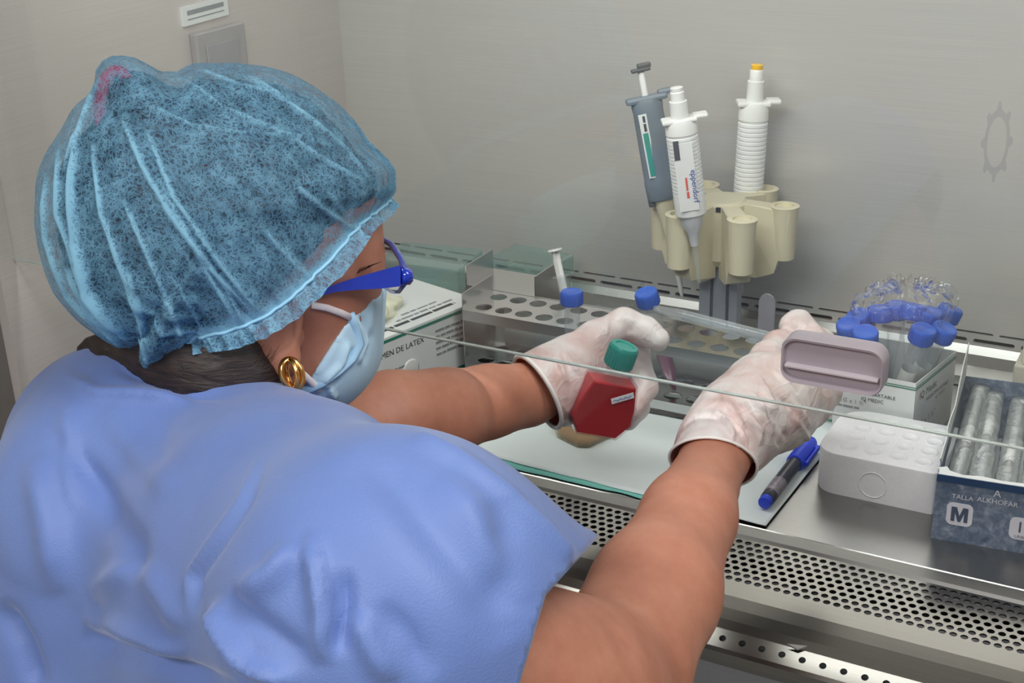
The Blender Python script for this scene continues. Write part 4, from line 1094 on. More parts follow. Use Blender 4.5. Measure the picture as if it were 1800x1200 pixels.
def cap_mat():
    """thin spun cloth: blue fibres with open gaps between them, closed where the cloth is folded double"""
    m, nt, b, out = new_mat('blue_spun_cap_cloth')
    v = coords(nt)
    n0 = noise_tex(nt, v, 90, 3, 0.6, 0.0)
    vm = nt.nodes.new('ShaderNodeVectorMath'); vm.operation = 'SCALE'; vm.inputs['Scale'].default_value = 1.0
    nz = nt.nodes.new('ShaderNodeTexNoise'); nz.inputs['Scale'].default_value = 130.0; nz.inputs['Detail'].default_value = 3
    nt.links.new(v, nz.inputs['Vector'])
    ad = nt.nodes.new('ShaderNodeMixRGB'); ad.blend_type = 'ADD'; ad.inputs[0].default_value = 0.012
    nt.links.new(v, ad.inputs[1]); nt.links.new(nz.outputs['Color'], ad.inputs[2])
    vals = []
    for sc in (230.0, 420.0):
        vo = nt.nodes.new('ShaderNodeTexVoronoi'); vo.feature = 'DISTANCE_TO_EDGE'; vo.inputs['Scale'].default_value = sc
        nt.links.new(ad.outputs[0], vo.inputs['Vector'])
        mr = nt.nodes.new('ShaderNodeMapRange'); mr.inputs['From Min'].default_value = 0.02; mr.inputs['From Max'].default_value = 0.16
        mr.inputs['To Min'].default_value = 1.0; mr.inputs['To Max'].default_value = 0.0
        nt.links.new(vo.outputs['Distance'], mr.inputs['Value']); vals.append(mr.outputs['Result'])
    mxv = nt.nodes.new('ShaderNodeMath'); mxv.operation = 'MAXIMUM'
    nt.links.new(vals[0], mxv.inputs[0]); nt.links.new(vals[1], mxv.inputs[1])
    patch = nt.nodes.new('ShaderNodeMapRange'); patch.inputs['From Min'].default_value = 0.3; patch.inputs['From Max'].default_value = 0.7
    patch.inputs['To Min'].default_value = 0.06; patch.inputs['To Max'].default_value = 0.42
    nt.links.new(n0, patch.inputs['Value'])
    mul = nt.nodes.new('ShaderNodeMath'); mul.operation = 'MULTIPLY_ADD'; mul.inputs[1].default_value = 0.38
    nt.links.new(mxv.outputs[0], mul.inputs[0]); nt.links.new(patch.outputs['Result'], mul.inputs[2])
    at = nt.nodes.new('ShaderNodeAttribute'); at.attribute_name = 'layers'
    sm = nt.nodes.new('ShaderNodeMath'); sm.operation = 'ADD'; sm.use_clamp = True
    nt.links.new(mul.outputs[0], sm.inputs[0]); nt.links.new(at.outputs['Fac'], sm.inputs[1])
    colr = nt.nodes.new('ShaderNodeValToRGB')
    colr.color_ramp.elements[0].color = srgb(84, 150, 196); colr.color_ramp.elements[1].color = srgb(150, 206, 234)
    nt.links.new(sm.outputs[0], colr.inputs['Fac'])
    df = nt.nodes.new('ShaderNodeBsdfDiffuse'); tl = nt.nodes.new('ShaderNodeBsdfTranslucent'); tr = nt.nodes.new('ShaderNodeBsdfTransparent')
    nt.links.new(colr.outputs[0], df.inputs[0]); nt.links.new(colr.outputs[0], tl.inputs[0])
    m1 = nt.nodes.new('ShaderNodeMixShader'); m1.inputs[0].default_value = 0.3
    nt.links.new(df.outputs[0], m1.inputs[1]); nt.links.new(tl.outputs[0], m1.inputs[2])
    m2 = nt.nodes.new('ShaderNodeMixShader')
    nt.links.new(sm.outputs[0], m2.inputs[0]); nt.links.new(tr.outputs[0], m2.inputs[1]); nt.links.new(m1.outputs[0], m2.inputs[2])
    nt.nodes.remove(b); nt.links.new(m2.outputs[0], out.inputs['Surface'])
    return m
def hair_mat():
    m, nt, b, out = new_mat('dark_brown_hair')
    v = coords(nt, (60, 60, 420))
    n1 = noise_tex(nt, v, 1.0, 4, 0.6, 0.5)
    nt.links.new(ramp(nt, n1, [(0.3, srgb(26, 20, 20)), (0.6, srgb(48, 36, 34)), (0.8, srgb(78, 60, 54))]), b.inputs['Base Color'])
    b.inputs['Roughness'].default_value = 0.5
    bump(nt, b, n1, 0.5, 0.002)
    return m
M_SKIN = skin_mat(); M_GOWN = gown_mat(); M_GLOVE = glove_mat(); M_CAP = cap_mat(); M_HAIR = hair_mat()
M_GOLD = plain('polished_gold', srgb(226, 172, 104), 0.18, metal=1.0, var=0.05)
M_MASK = plain('pale_blue_mask', srgb(190, 224, 244), 0.7, var=0.03, scale=60, bmp=0.1)
M_MASKIN = plain('white_mask_strap', srgb(236, 228, 230), 0.75, var=0.03)
M_BLUEFRAME = plain('translucent_blue_frame', srgb(24, 54, 176), 0.12, var=0.10, scale=50, coat=0.6)
M_CLEARFRAME = clear('clear_frame_plastic', (0.80, 0.84, 0.95), 0.05, 0.10, (0.6, 0.66, 0.86, 1), 1.6)
M_LENS = clear('spectacle_lens', (0.97, 0.98, 0.99), 0.0, 0.03, (0.9, 0.9, 0.92, 1), 1.2)
M_LASH = plain('black_lash', srgb(24, 20, 22), 0.6)

person = thing('person', 'person in blue gown and hair cap reaching both gloved hands under the glass sash', 'person', tuple(c2w(camp(330, 1000, 0.92)) * np.array([1, 1, 0]) + np.array([0, 0, FLOOR + 0.45])))
def from_cam(name, V, F, mat, parent, smooth=True, label=None):
    return put(name, c2w(V), F, mat, parent, smooth, label=label)

# ------------------------------------------------------------------ body: head, neck, torso core, both arms in one surface
S_R = PX(700, 1030, 0.66); S_L = PX(200, 770, 0.98)
R_ARM = [PX(720, 1100, 0.66, 0.048), PX(880, 1215, 0.69, 0.049), PX(980, 1225, 0.725, 0.0475), PX(1085, 1180, 0.785, 0.0425)]
R_FORE = [PX(1096, 1150, 0.795, 0.0420), PX(1152, 1040, 0.845, 0.0390), PX(1210, 910, 0.92, 0.0305), PX(1258, 800, 0.995, 0.0225), PX(1290, 755, 1.025, 0.024), PX(1340, 710, 1.06, 0.022)]
L_ARM = [PX(230, 790, 0.97, 0.050), PX(420, 830, 1.00, 0.045), PX(570, 790, 1.02, 0.040)]
L_FORE = [PX(570, 790, 1.02, 0.040), PX(690, 738, 1.05, 0.0345), PX(780, 725, 1.08, 0.0315), PX(860, 705, 1.115, 0.0265), PX(930, 693, 1.14, 0.0225), PX(1000, 665, 1.16, 0.018)]
JAW = [PX(505, 625, 0.885, 0.026), PX(540, 632, 0.900, 0.026), PX(572, 624, 0.922, 0.024)]
def f_face(P):
    d = sd_ell(P, PX(546, 500, 0.900), (0.042, 0.046, 0.050))
    return smin(d, sd_ell(P, PX(566, 578, 0.905), (0.031, 0.040, 0.046)), 0.02)
def f_body(P):
    d = sd_ell(P, PX(430, 420, 0.885), (0.090, 0.082, 0.075))
    d = smin(d, f_face(P), 0.02)
    d = chain(P, JAW, 0.025, d)
    d = smin(d, sd_cone(P, PX(455, 610, 0.912), PX(410, 830, 0.895), 0.048, 0.042), 0.025)
    d = smin(d, sd_cone(P, PX(640, 505, 0.940), PX(650, 525, 0.950), 0.006, 0.008), 0.012)     # nose
    d = smin(d, sd_ell(P, PX(632, 470, 0.888), (0.012, 0.010, 0.016)), 0.012)                  # eye socket rim
    t = sd_cone(P, PX(400, 870, 0.885), PX(640, 1060, 0.72), 0.035, 0.045)
    t = smin(t, sd_cone(P, PX(400, 870, 0.90), PX(230, 840, 0.985), 0.040, 0.040), 0.04)
    t = smin(t, sd_cone(P, PX(300, 950, 0.92), PX(330, 1500, 1.02), 0.085, 0.12), 0.06)
    d = smin(d, t, 0.04)
    d = chain(P, R_ARM, 0.03, d); d = chain(P, L_ARM, 0.03, d)
    a = chain(P, R_FORE, 0.014); b = chain(P, L_FORE, 0.02)
    d = smin(d, a, 0.006); d = smin(d, b, 0.02)
    return d
EARAX = np.array([[0.93, 0.30, -0.20], [-0.28, 0.95, 0.10], [0.22, -0.04, 0.97]])
def f_ear(P):
    c = PX(485, 578, 0.836)
    e = sd_ell(P, c, (0.0165, 0.0270, 0.0075), EARAX)
    e = smax(e, -sd_ell(P, c + np.array([0.003, 0.000, -0.0075]), (0.0115, 0.0200, 0.0055), EARAX), 0.003)        # scapha
    e = smin(e, sd_ell(P, c + np.array([-0.0015, 0.004, -0.0035]), (0.0085, 0.0165, 0.0032), EARAX), 0.003)       # antihelix
    e = smax(e, -sd_ell(P, c + np.array([0.0055, 0.006, -0.0075]), (0.0058, 0.0095, 0.0065), EARAX), 0.003)       # concha
    e = smin(e, sd_ell(P, PX(503, 634, 0.836), (0.0092, 0.0115, 0.0058), EARAX), 0.006)                           # lobe
    e = smin(e, sd_ell(P, PX(521, 597, 0.842), (0.0040, 0.0080, 0.0055), EARAX), 0.004)                           # tragus
    e = smin(e, sd_cone(P, PX(488, 590, 0.842), PX(505, 600, 0.870), 0.012, 0.020), 0.006)
    return e
V, F = surface_nets(f_body, (-0.40, -0.16, 0.56), (0.23, 0.42, 1.24), 0.0042)
V = relax(V, F, 2, 0.35)
p2 = topx(V); N = vnormals(V, F)
dsp = ridge(p2, [(1055, 1075), (1085, 1118), (1120, 1150)], 12, -0.0025, 0.3) + ridge(p2, [(560, 560), (600, 620), (600, 660)], 10, -0.0004)
V = V + N * (dsp * np.clip(-N[:, 2] + 0.2, 0, 1))[:, None]
body_o = from_cam('body', V, F, M_SKIN, person)
VE, FE = surface_nets(f_ear, (-0.19, -0.06, 0.80), (-0.10, 0.04, 0.90), 0.0012)
VE = relax(VE, FE, 2, 0.4)
from_cam('ear', VE, FE, M_SKIN, body_o)
# mole on the left forearm
mc = PX(731, 716, 1.026); bm = bmesh.new(); bmesh.ops.create_icosphere(bm, subdivisions=2, radius=0.0016)
put('mole', [c2w(mc) + np.array(q.co) for q in bm.verts], [[q.index for q in p.verts] for p in bm.faces], plain('mole_brown', srgb(96, 52, 40), 0.6), person, True); bm.free()

# ------------------------------------------------------------------ gown
def line_plane(p, q, inside):
    n = np.cross(PX(p[0], p[1], 1.0), PX(q[0], q[1], 1.0)); n /= np.linalg.norm(n)
    return n if n @ PX(inside[0], inside[1], 1.0) > 0 else -n
HEM_A = line_plane((1014, 984), (958, 1046), (1100, 1100)); HEM_B = line_plane((958, 1046), (908, 1215), (1100, 1100))
def hem_dist(P): return np.minimum(P @ HEM_A, P @ HEM_B)
def f_gown(P):
    d = sd_cone(P, PX(262, 905, 0.905), PX(300, 1500, 1.02), 0.104, 0.165)
    d = smin(d, sd_cone(P, PX(430, 830, 0.840), PX(690, 1065, 0.665), 0.046, 0.077), 0.055)
    d = smin(d, sd_cone(P, PX(330, 795, 0.885), PX(575, 850, 0.795), 0.044, 0.032), 0.03)
    d = smin(d, sd_cone(P, PX(205, 770, 0.965), PX(330, 800, 0.90), 0.058, 0.055), 0.05)
    d = smin(d, sd_cone(P, PX(690, 1065, 0.665), PX(1020, 1222, 0.755), 0.077, 0.083), 0.045)
    d = smin(d, sd_cone(P, PX(480, 1050, 0.78), PX(560, 1500, 0.90), 0.085, 0.13), 0.07)
    d = smin(d, sd_cone(P, PX(205, 790, 0.97), PX(420, 860, 1.02), 0.060, 0.055), 0.04)
    d = smin(d, sd_cone(P, PX(205, 690, 0.915), PX(325, 745, 0.868), 0.026, 0.033), 0.03)
    d = smin(d, sd_cone(P, PX(325, 745, 0.868), PX(475, 794, 0.832), 0.033, 0.034), 0.02)
    d = np.maximum(d, hem_dist(P))
    return d
V, F = surface_nets(f_gown, (-0.45, -0.02, 0.52), (0.15, 0.40, 1.12), 0.0031)
V = relax(V, F, 3, 0.4)
hd_ = hem_dist(V); onhem = hd_ > -0.0022
nrm_h = np.where((V @ HEM_A < V @ HEM_B)[:, None], HEM_A, HEM_B)
V[onhem] -= (hd_[onhem, None]) * nrm_h[onhem]
F = F[~onhem[F].all(1)]
p2 = topx(V); N = vnormals(V, F); fc = np.clip(-N[:, 2] * 1.5 + 0.15, 0, 1)
folds = [([(722, 762), (800, 800), (880, 862), (950, 930), (1006, 988)], 16, 0.0050, 0.08),
         ([(455, 806), (420, 880), (375, 950), (336, 1012), (338, 1080)], 6, 0.0020, 0.2),
         ([(470, 808), (435, 884), (390, 954), (350, 1014), (350, 1080)], 8, -0.0030, 0.2),
         ([(378, 1062), (400, 1110), (440, 1165), (520, 1200)], 14, 0.0065, 0.15),
         ([(400, 1050), (440, 1085), (500, 1130), (560, 1170)], 22, -0.0036, 0.25),
         ([(545, 935), (560, 1010), (572, 1090), (566, 1165)], 20, 0.0060, 0.25),
         ([(530, 950), (480, 1010), (420, 1050)], 26, 0.0050, 0.3),
         ([(605, 1000), (600, 1080), (590, 1150)], 18, -0.0050, 0.3),
         ([(625, 1075), (650, 1130), (690, 1200)], 20, 0.0045, 0.25),
         ([(670, 1060), (720, 1120), (760, 1190)], 26, -0.0030, 0.3),
         ([(100, 760), (170, 850), (230, 950), (240, 1020)], 26, -0.0055, 0.25),
         ([(60, 800), (90, 920), (110, 1040)], 30, 0.0045, 0.25),
         ([(180, 720), (250, 800), (300, 870)], 30, 0.0035, 0.3),
         ([(150, 1110), (230, 1150), (330, 1180), (420, 1210)], 20, -0.0055, 0.2),
         ([(150, 1080), (240, 1115), (330, 1150)], 18, 0.0045, 0.2),
         ([(170, 1050), (210, 1010), (240, 985)], 20, 0.0040, 0.3),
         ([(0, 1060), (40, 1130), (70, 1220)], 22, -0.0060, 0.2),
         ([(250, 990), (300, 1060), (330, 1110)], 24, 0.0035, 0.3),
         ([(110, 655), (170, 690), (250, 690), (330, 700)], 10, 0.0035, 0.2),
         ([(200, 640), (260, 665), (340, 690), (430, 702)], 12, -0.0030, 0.2),
         ([(870, 880), (890, 980), (900, 1080)], 40, -0.0040, 0.3),
         ([(780, 830), (850, 930), (930, 1060)], 36, 0.0030, 0.3),
         ([(640, 790), (720, 870), (830, 1010), (900, 1120)], 50, -0.0035, 0.2),
         ([(120, 700), (120, 780), (130, 900)], 18, 0.003, 0.3),
         ([(300, 740), (280, 800), (240, 860)], 22, -0.0030, 0.3)]
dsp = np.zeros(len(V))
for ln, w, a, fd in folds: dsp += ridge(p2, ln, w * 0.85, a * 1.45, fd)
dsp += 0.0022 * vnoise(V, 11.0, 3.0) + 0.0010 * vnoise(V, 30.0, 7.0)
V = V + N * (dsp * fc)[:, None]
V = relax(V, F, 1, 0.3)
ec_ = np.sort(np.stack([F, np.roll(F, -1, 1)], -1).reshape(-1, 2), 1); ue, cn_ = np.unique(ec_, axis=0, return_counts=True)
hem_e = ue[cn_ == 1]; hem_e = hem_e[onhem[hem_e].all(1)]
for _ in range(12):                                   # even out the hem line, then lay it back on its edge
    acc_ = np.zeros_like(V); cc2 = np.zeros(len(V))
    for a_, b_ in ((0, 1), (1, 0)):
        np.add.at(acc_, hem_e[:, a_], V[hem_e[:, b_]]); np.add.at(cc2, hem_e[:, a_], 1)
    m_ = cc2 == 2; V[m_] += 0.5 * (acc_[m_] / 2 - V[m_])
    hh = np.unique(hem_e); dd = hem_dist(V[hh]); nn_ = np.where((V[hh] @ HEM_A < V[hh] @ HEM_B)[:, None], HEM_A, HEM_B); V[hh] -= dd[:, None] * nn_
gown = from_cam('gown', V, F, M_GOWN, person)
so = gown.modifiers.new('cloth_thickness', 'SOLIDIFY'); so.thickness = 0.0010; so.offset = 0.0

# ------------------------------------------------------------------ hair, cap
A_ = np.array([-0.54, -0.78, -0.31]); A_ /= np.linalg.norm(A_)
RC = PX(478, 500, 0.885)
e1 = PX(690, 345, 0.925) - PX(250, 640, 0.875); e1 -= (e1 @ A_) * A_; e1 /= np.linalg.norm(e1)   # towards the forehead
e2 = np.cross(A_, e1)
if e2[2] > 0: e2 = -e2                                                                            # towards the photographer
OUT = [(62, 385), (66, 320), (85, 265), (118, 210), (160, 158), (176, 118), (205, 101), (240, 103), (280, 118), (310, 121), (370, 112), (440, 112), (500, 126), (560, 155), (610, 200), (650, 250), (688, 300), (698, 335),
       (688, 362), (668, 400), (652, 428), (632, 452), (610, 478), (580, 505), (545, 540), (500, 575), (440, 605), (380, 622), (330, 634), (300, 648), (245, 654), (236, 618), (190, 600), (140, 565), (100, 520), (72, 455)]
OC = np.array([385.0, 375.0])
def polar_outline(pts, oc):
    q = np.array(pts) - oc; th = np.arctan2(q[:, 1], q[:, 0]); r = np.hypot(q[:, 0], q[:, 1]); o = np.argsort(th)
    th, r = th[o], r[o]
    return np.concatenate([th - 2 * np.pi, th, th + 2 * np.pi]), np.tile(r, 3)
OTH, OR_ = polar_outline(OUT, OC)
NL, NT = 440, 170
def cap_surface(scale=1.0, frill=True):
    vs = np.zeros((NT + 1, NL, 3)); lay = np.zeros((NT + 1, NL))
    for i in range(NT + 1):
        t = i / NT
        # radius and height along the profile: frill, elastic, puff, dome
        if t < 0.06:
            q = t / 0.06; rad = 1.06 - 0.06 * q; hgt = -0.012 + 0.012 * q
        else:
            q = (t - 0.06) / 0.94; a = q * math.pi * 0.5
            rad = (math.cos(a) ** 0.62) * (1.0 + 0.26 * math.sin(min(1, q * 2.6) * math.pi * 0.5) ** 0.8); hgt = 0.152 * math.sin(a) ** 0.85
        lam = 2 * math.pi * np.arange(NL) / NL
        r1, r2 = 0.097 * rad, 0.084 * rad
        vs[i] = RC + np.outer(r1 * np.cos(lam), e1) + np.outer(r2 * np.sin(lam), e2) + hgt * A_
    return vs
def fit_outline(vs, strength=1.0):
    """bring the cap's outline to its measured contour by moving points about the cap's own centre"""
    sh = vs.shape; V_ = vs.reshape(-1, 3).copy()
    for _ in range(2):
        p_ = topx(V_) - OC; th_ = np.arctan2(p_[:, 1], p_[:, 0]); r_ = np.hypot(p_[:, 0], p_[:, 1])
        bins = 120; bi = ((th_ + np.pi) / (2 * np.pi) * bins).astype(int) % bins
        mx_ = np.zeros(bins); np.maximum.at(mx_, bi, r_)
        mx_ = np.maximum(mx_, 1)
        ext = np.concatenate([mx_[-3:], mx_, mx_[:3]]); mxs = np.array([ext[k:k + 7].mean() for k in range(bins)])
        cen = -np.pi + (np.arange(bins) + 0.5) * 2 * np.pi / bins
        tgt = np.interp(cen, OTH, OR_)
        fac = np.clip(tgt / mxs, 0.6, 1.5)
        fv = np.interp(th_, np.concatenate([cen - 2 * np.pi, cen, cen + 2 * np.pi]), np.tile(fac, 3))
        rel = np.clip(r_ / np.interp(th_, np.concatenate([cen - 2 * np.pi, cen, cen + 2 * np.pi]), np.tile(mxs, 3)), 0, 1)
        s = 1 + (fv - 1) * strength * (0.35 + 0.65 * rel)
        V_[:, :2] = (OC - np.array([900.0, 600.0])) / FPX * V_[:, 2:3] + (V_[:, :2] - (OC - np.array([900.0, 600.0])) / FPX * V_[:, 2:3]) * s[:, None]
    return V_.reshape(sh)
base = fit_outline(cap_surface())
def grid_faces(nt_, nl_):
    i, j = np.meshgrid(np.arange(nt_), np.arange(nl_), indexing='ij')
    a = i * nl_ + j; b = i * nl_ + (j + 1) % nl_
    return np.stack([a, b, b + nl_, a + nl_], -1).reshape(-1, 4)
FG = grid_faces(NT, NL)
V = base.reshape(-1, 3).copy(); N = vnormals(V, FG)
cc_ = V.mean(0)
if ((V - cc_) * N).sum(1).mean() < 0: N = -N; FG = FG[:, ::-1]
p2 = topx(V); tt = np.repeat(np.arange(NT + 1) / NT, NL); ll = np.tile(np.arange(NL) / NL, NT + 1)
near = np.clip(-N[:, 2] * 1.6 + 0.2, 0, 1)
capf = [([(212, 200), (250, 290), (300, 380), (370, 470), (460, 565)], 7, 0.0045), ([(258, 232), (305, 345), (378, 452), (458, 552)], 6, 0.0038),
        ([(135, 235), (128, 330), (132, 430), (160, 515), (235, 610)], 9, 0.0060), ([(98, 260), (104, 380), (150, 505), (225, 600)], 8, 0.0045),
        ([(76, 300), (82, 420), (120, 520), (185, 590)], 7, 0.0040), ([(520, 325), (575, 372), (632, 412)], 7, 0.0035),
        ([(455, 395), (510, 455), (562, 508)], 6, 0.0030), ([(215, 345), (255, 440), (300, 540), (325, 615)], 6, 0.0032),
        ([(160, 250), (180, 380), (230, 520), (262, 615)], 7, 0.0036), ([(330, 420), (385, 510), (430, 590)], 6, 0.0026),
        ([(270, 300), (330, 410), (400, 510), (440, 590)], 5, 0.0024), ([(510, 240), (575, 285), (640, 320)], 5, 0.0022),
        ([(430, 130), (520, 190), (610, 262), (655, 320)], 6, 0.0022), ([(300, 125), (400, 190), (500, 235), (600, 260)], 5, 0.0016),
        ([(340, 118), (420, 150), (520, 175)], 5, 0.0016), ([(250, 180), (340, 220), (450, 235), (560, 240)], 5, 0.0014),
        ([(500, 430), (540, 480), (560, 515)], 5, 0.0020), ([(570, 330), (610, 380), (640, 420)], 5, 0.0020),
        ([(180, 130), (150, 200), (110, 300)], 6, 0.0030), ([(300, 480), (345, 560), (380, 615)], 5, 0.0022),
        ([(120, 470), (160, 550), (240, 640)], 9, 0.0045), ([(225, 480), (250, 560), (258, 640)], 7, 0.0035)]
rid = np.zeros(len(V)); layers = np.zeros(len(V))
for ln, w, a in capf:
    g = ridge(p2, ln, w * 0.62, 1.0, 0.18); rid += g * a * 0.8; layers = np.maximum(layers, g * min(0.85, a * 190))
# fine gathers running up from the elastic
gath = np.array([mnoise.noise(Vector((math.cos(2 * math.pi * l) * 16, math.sin(2 * math.pi * l) * 16, t * 3.0))) for l, t in zip(ll, tt)])
gathw = np.exp(-((tt - 0.07) / 0.25) ** 2)
dsp = rid * near + 0.0030 * gath * gathw + 0.0022 * vnoise(V, 38.0, 1.0) * (1 - gathw)
fr_ = np.clip((0.06 - tt) / 0.06, 0, 1)                                  # frill beyond the elastic
dsp += fr_ * 0.0028 * np.sin(ll * 2 * math.pi * 46 + 3 * np.sin(ll * 40))
V = V + N * dsp[:, None]
el = np.exp(-((tt - 0.06) / 0.012) ** 2)
layers = np.clip(layers * near + el * 0.75 + fr_ * 0.18 + np.clip(gath, 0, 1) * gathw * 0.35, 0, 0.9)
rimw = np.clip(1 - np.abs(N[:, 2]) * 2.6, 0, 1)
cap = from_cam('hair_cap', V, FG, M_CAP, person, True, 'light blue spun cloth bouffant cap')
att = cap.data.attributes.new('layers', 'FLOAT', 'POINT'); att.data.foreach_set('value', layers.astype(np.float32))
# elastic band inside the hem
ring_ = V.reshape(NT + 1, NL, 3)[10] + (N.reshape(NT + 1, NL, 3)[10]) * 0.0008
MB().tube(c2w(ring_[::3]), 0.0011, 8, True).put('elastic', plain('pale_blue_elastic', srgb(150, 206, 234), 0.6), cap, True)
# hair mass under the cap, with a bun
H_ = base.reshape(NT + 1, NL, 3)[12:].copy(); hc_ = PX(395, 395, 0.885)
HV = hc_ + (H_ - hc_) * 0.90; HVf = HV.reshape(-1, 3)
FH = grid_faces(HV.shape[0] - 1, NL); NH_ = vnormals(HVf, FH)
if ((HVf - hc_) * NH_).sum(1).mean() < 0: NH_ = -NH_; FH = FH[:, ::-1]
HVf = HVf + NH_ * (0.0030 * vnoise(HVf, 30.0, 4.0) + 0.0016 * vnoise(HVf, 90.0, 2.0))[:, None]
from_cam('hair', HVf, FH, M_HAIR, person)
sc_c = PX(206, 190, 0.826)
MB().tube([c2w(sc_c + np.array([0.012 * math.cos(a) * 0.7, 0.022 * math.sin(a), 0.006 * math.cos(a)])) for a in np.linspace(0, 2 * math.pi, 25)[:-1]], 0.0042, 8, True).put('scrunchie', plain('pink_red_cloth', srgb(196, 40, 76), 0.8), person, True)
# hair at the nape and temple below the cap
def f_nape(P):
    d = sd_cone(P, PX(440, 600, 0.880), PX(415, 645, 0.866), 0.056, 0.048)
    d = smin(d, sd_cone(P, PX(340, 610, 0.885), PX(250, 640, 0.905), 0.048, 0.034), 0.03)
    d = smin(d, sd_cone(P, PX(170, 622, 0.915), PX(250, 640, 0.905), 0.013, 0.022), 0.012)
    d = smax(d, (P - PX(458, 610, 0.85)) @ np.array([0.79, -0.58, 0.2]), 0.008)
    return d
V, F = surface_nets(f_nape, (-0.32, -0.05, 0.78), (-0.10, 0.12, 1.00), 0.003)
V = relax(V, F, 2, 0.4); N = vnormals(V, F)
V = V + N * (0.0016 * vnoise(V * np.array([1, 3, 1]), 70.0, 3.0))[:, None]
from_cam('nape_hair', V, F, M_HAIR, person)
# a few loose strands
rg = random.Random(9)
mb = MB()
for k in range(14):
    x0, y0 = 455 + rg.random() * 40, 600 + rg.random() * 30
    pts = [c2w(PX(x0 + (20 * rg.random() - 30) * s - 40 * s * s, y0 + 75 * s + 12 * rg.random(), 0.826 + 0.012 * s)) for s in np.linspace(0, 1, 5)]
    mb.tube(pts, 0.00016, 4)
mb.put('loose_strands', M_HAIR, person, True)['kind'] = 'stuff'

# ------------------------------------------------------------------ face mask, straps
MP1 = MP2 = np.zeros(3)
MN1 = line_plane((616, 553), (522, 700), (640, 620)); MN2 = line_plane((616, 553), (674, 502), (640, 600))
def f_maskbase(P):
    d = f_face(P)
    d = chain(P, JAW, 0.025, d)
    d = smin(d, sd_cone(P, PX(644, 512, 0.940), PX(606, 605, 0.935), 0.008, 0.016), 0.02)
    return d - 0.0042
def f_mask(P):
    d = f_maskbase(P)
    d = smax(d, -(P - MP1) @ MN1, 0.0015); d = smax(d, -(P - MP2) @ MN2, 0.0015)
    return d
V, F = surface_nets(f_mask, (-0.20, -0.06, 0.82), (-0.06, 0.09, 1.02), 0.0022)
V = relax(V, F, 2, 0.35); N = vnormals(V, F); p2 = topx(V)
dsp = np.zeros(len(V))
for ln, w, a in (([(624, 556), (640, 600), (628, 640)], 5, 0.0028), ([(632, 552), (650, 590), (640, 640)], 5, -0.0020), ([(612, 600), (600, 640), (560, 680)], 6, 0.0030),
                 ([(622, 612), (614, 645), (572, 688)], 4, -0.0024), ([(655, 520), (650, 570), (640, 620)], 6, 0.0016), ([(575, 672), (582, 690), (590, 700)], 5, 0.003)):
    dsp += ridge(p2, ln, w, a, 0.15)
V = V + N * dsp[:, None]
mask = from_cam('face_mask', V, F, M_MASK, person, True, 'pale blue pleated face mask')
# folded side band of the mask
band = [(614, 551), (622, 572), (632, 604), (618, 630), (596, 650), (566, 672), (532, 688)]
def surf_depth(px, py, fn, d0=0.80, d1=1.0):
    ds = np.linspace(d0, d1, 400); P_ = np.stack([camp(px, py, d) for d in ds]); v_ = fn(P_); k = np.argmax(v_ < 0)
    return ds[k] if (v_ < 0).any() else d1
bp = [c2w(PX(x, y, surf_depth(x, y, f_maskbase) - 0.0010)) for x, y in band]
MB().tube(bp, 0.0, 8, False, flat=(0.0034, 0.0013, tuple(-VIEW))).put('side_band', plain('mask_edge_blue', srgb(166, 208, 236), 0.7), mask, True)
for ln in ([(548, 536), (575, 541), (600, 550), (620, 559)], [(530, 655), (540, 664), (552, 676), (562, 688)]):
    fdep = lambda P: np.minimum(f_body(P), f_maskbase(P))
    pp = [c2w(PX(x, y, surf_depth(x, y, fdep) - 0.0012)) for x, y in ln]
    MB().tube(pp, 0.0, 8, False, flat=(0.0022, 0.0009, tuple(-VIEW))).put('strap', M_MASKIN, mask, True)

# ------------------------------------------------------------------ earring: three gold hoops
ec = c2w(PX(513, 657, 0.822)); cr, cd, cf = CM[:, 0], CM[:, 1], CM[:, 2]
ear = None
for k, (tw, rx, rz, r) in enumerate(((-0.9, 0.0062, 0.0088, 0.0017), (-0.2, 0.0066, 0.0092, 0.0019), (0.5, 0.0060, 0.0086, 0.0017))):
    ux = cr * math.cos(tw) + cf * math.sin(tw)
    pts = [ec + ux * rx * math.cos(a) + (cd * 0.97 + cr * 0.18) * rz * math.sin(a) for a in np.linspace(0, 2 * math.pi, 29)[:-1]]
    o = MB().tube(pts, r, 10, True).put('earring' if ear is None else 'hoop', M_GOLD, person if ear is None else ear, True, label='gold triple hoop earring' if ear is None else None)
    ear = ear or o
# ------------------------------------------------------------------ glasses
tp = [(556, 519, 0.832), (590, 508, 0.838), (630, 498, 0.846), (670, 490, 0.855), (700, 484, 0.862)]
gl = MB()
top_ = [(556, 514), (590, 499), (630, 486), (670, 475), (704, 466)]; bot_ = [(556, 522), (590, 513), (630, 509), (670, 507), (704, 503)]
vs = []; 
for (xt, yt), (xb, yb), (_, _, d) in zip(top_, bot_, tp):
    for (x_, y_) in ((xt, yt), (xb, yb)):
        for dd in (0.0, 0.0032): vs.append(c2w(PX(x_, y_, d + dd)))
fs = []
for i in range(4):
    a = i * 4
    fs += [(a, a + 4, a + 6, a + 2), (a + 1, a + 3, a + 7, a + 5), (a, a + 1, a + 5, a + 4), (a + 2, a + 6, a + 7, a + 3)]
fs += [(0, 2, 3, 1), (16, 17, 19, 18)]
glasses = put('glasses', vs, fs, M_BLUEFRAME, person, label='blue translucent spectacle temple and frame')
ln_out = [(652, 421), (668, 417), (688, 430), (704, 453), (713, 478), (710, 500), (701, 513), (687, 512), (670, 501), (657, 482), (650, 450)]
def lens_d(x): return 0.870 + (714 - x) / 64.0 * 0.050
lo_ = [c2w(PX(x, y, lens_d(x))) for x, y in ln_out]
cl = np.mean(lo_, 0); mb = MB(); n_ = len(lo_)
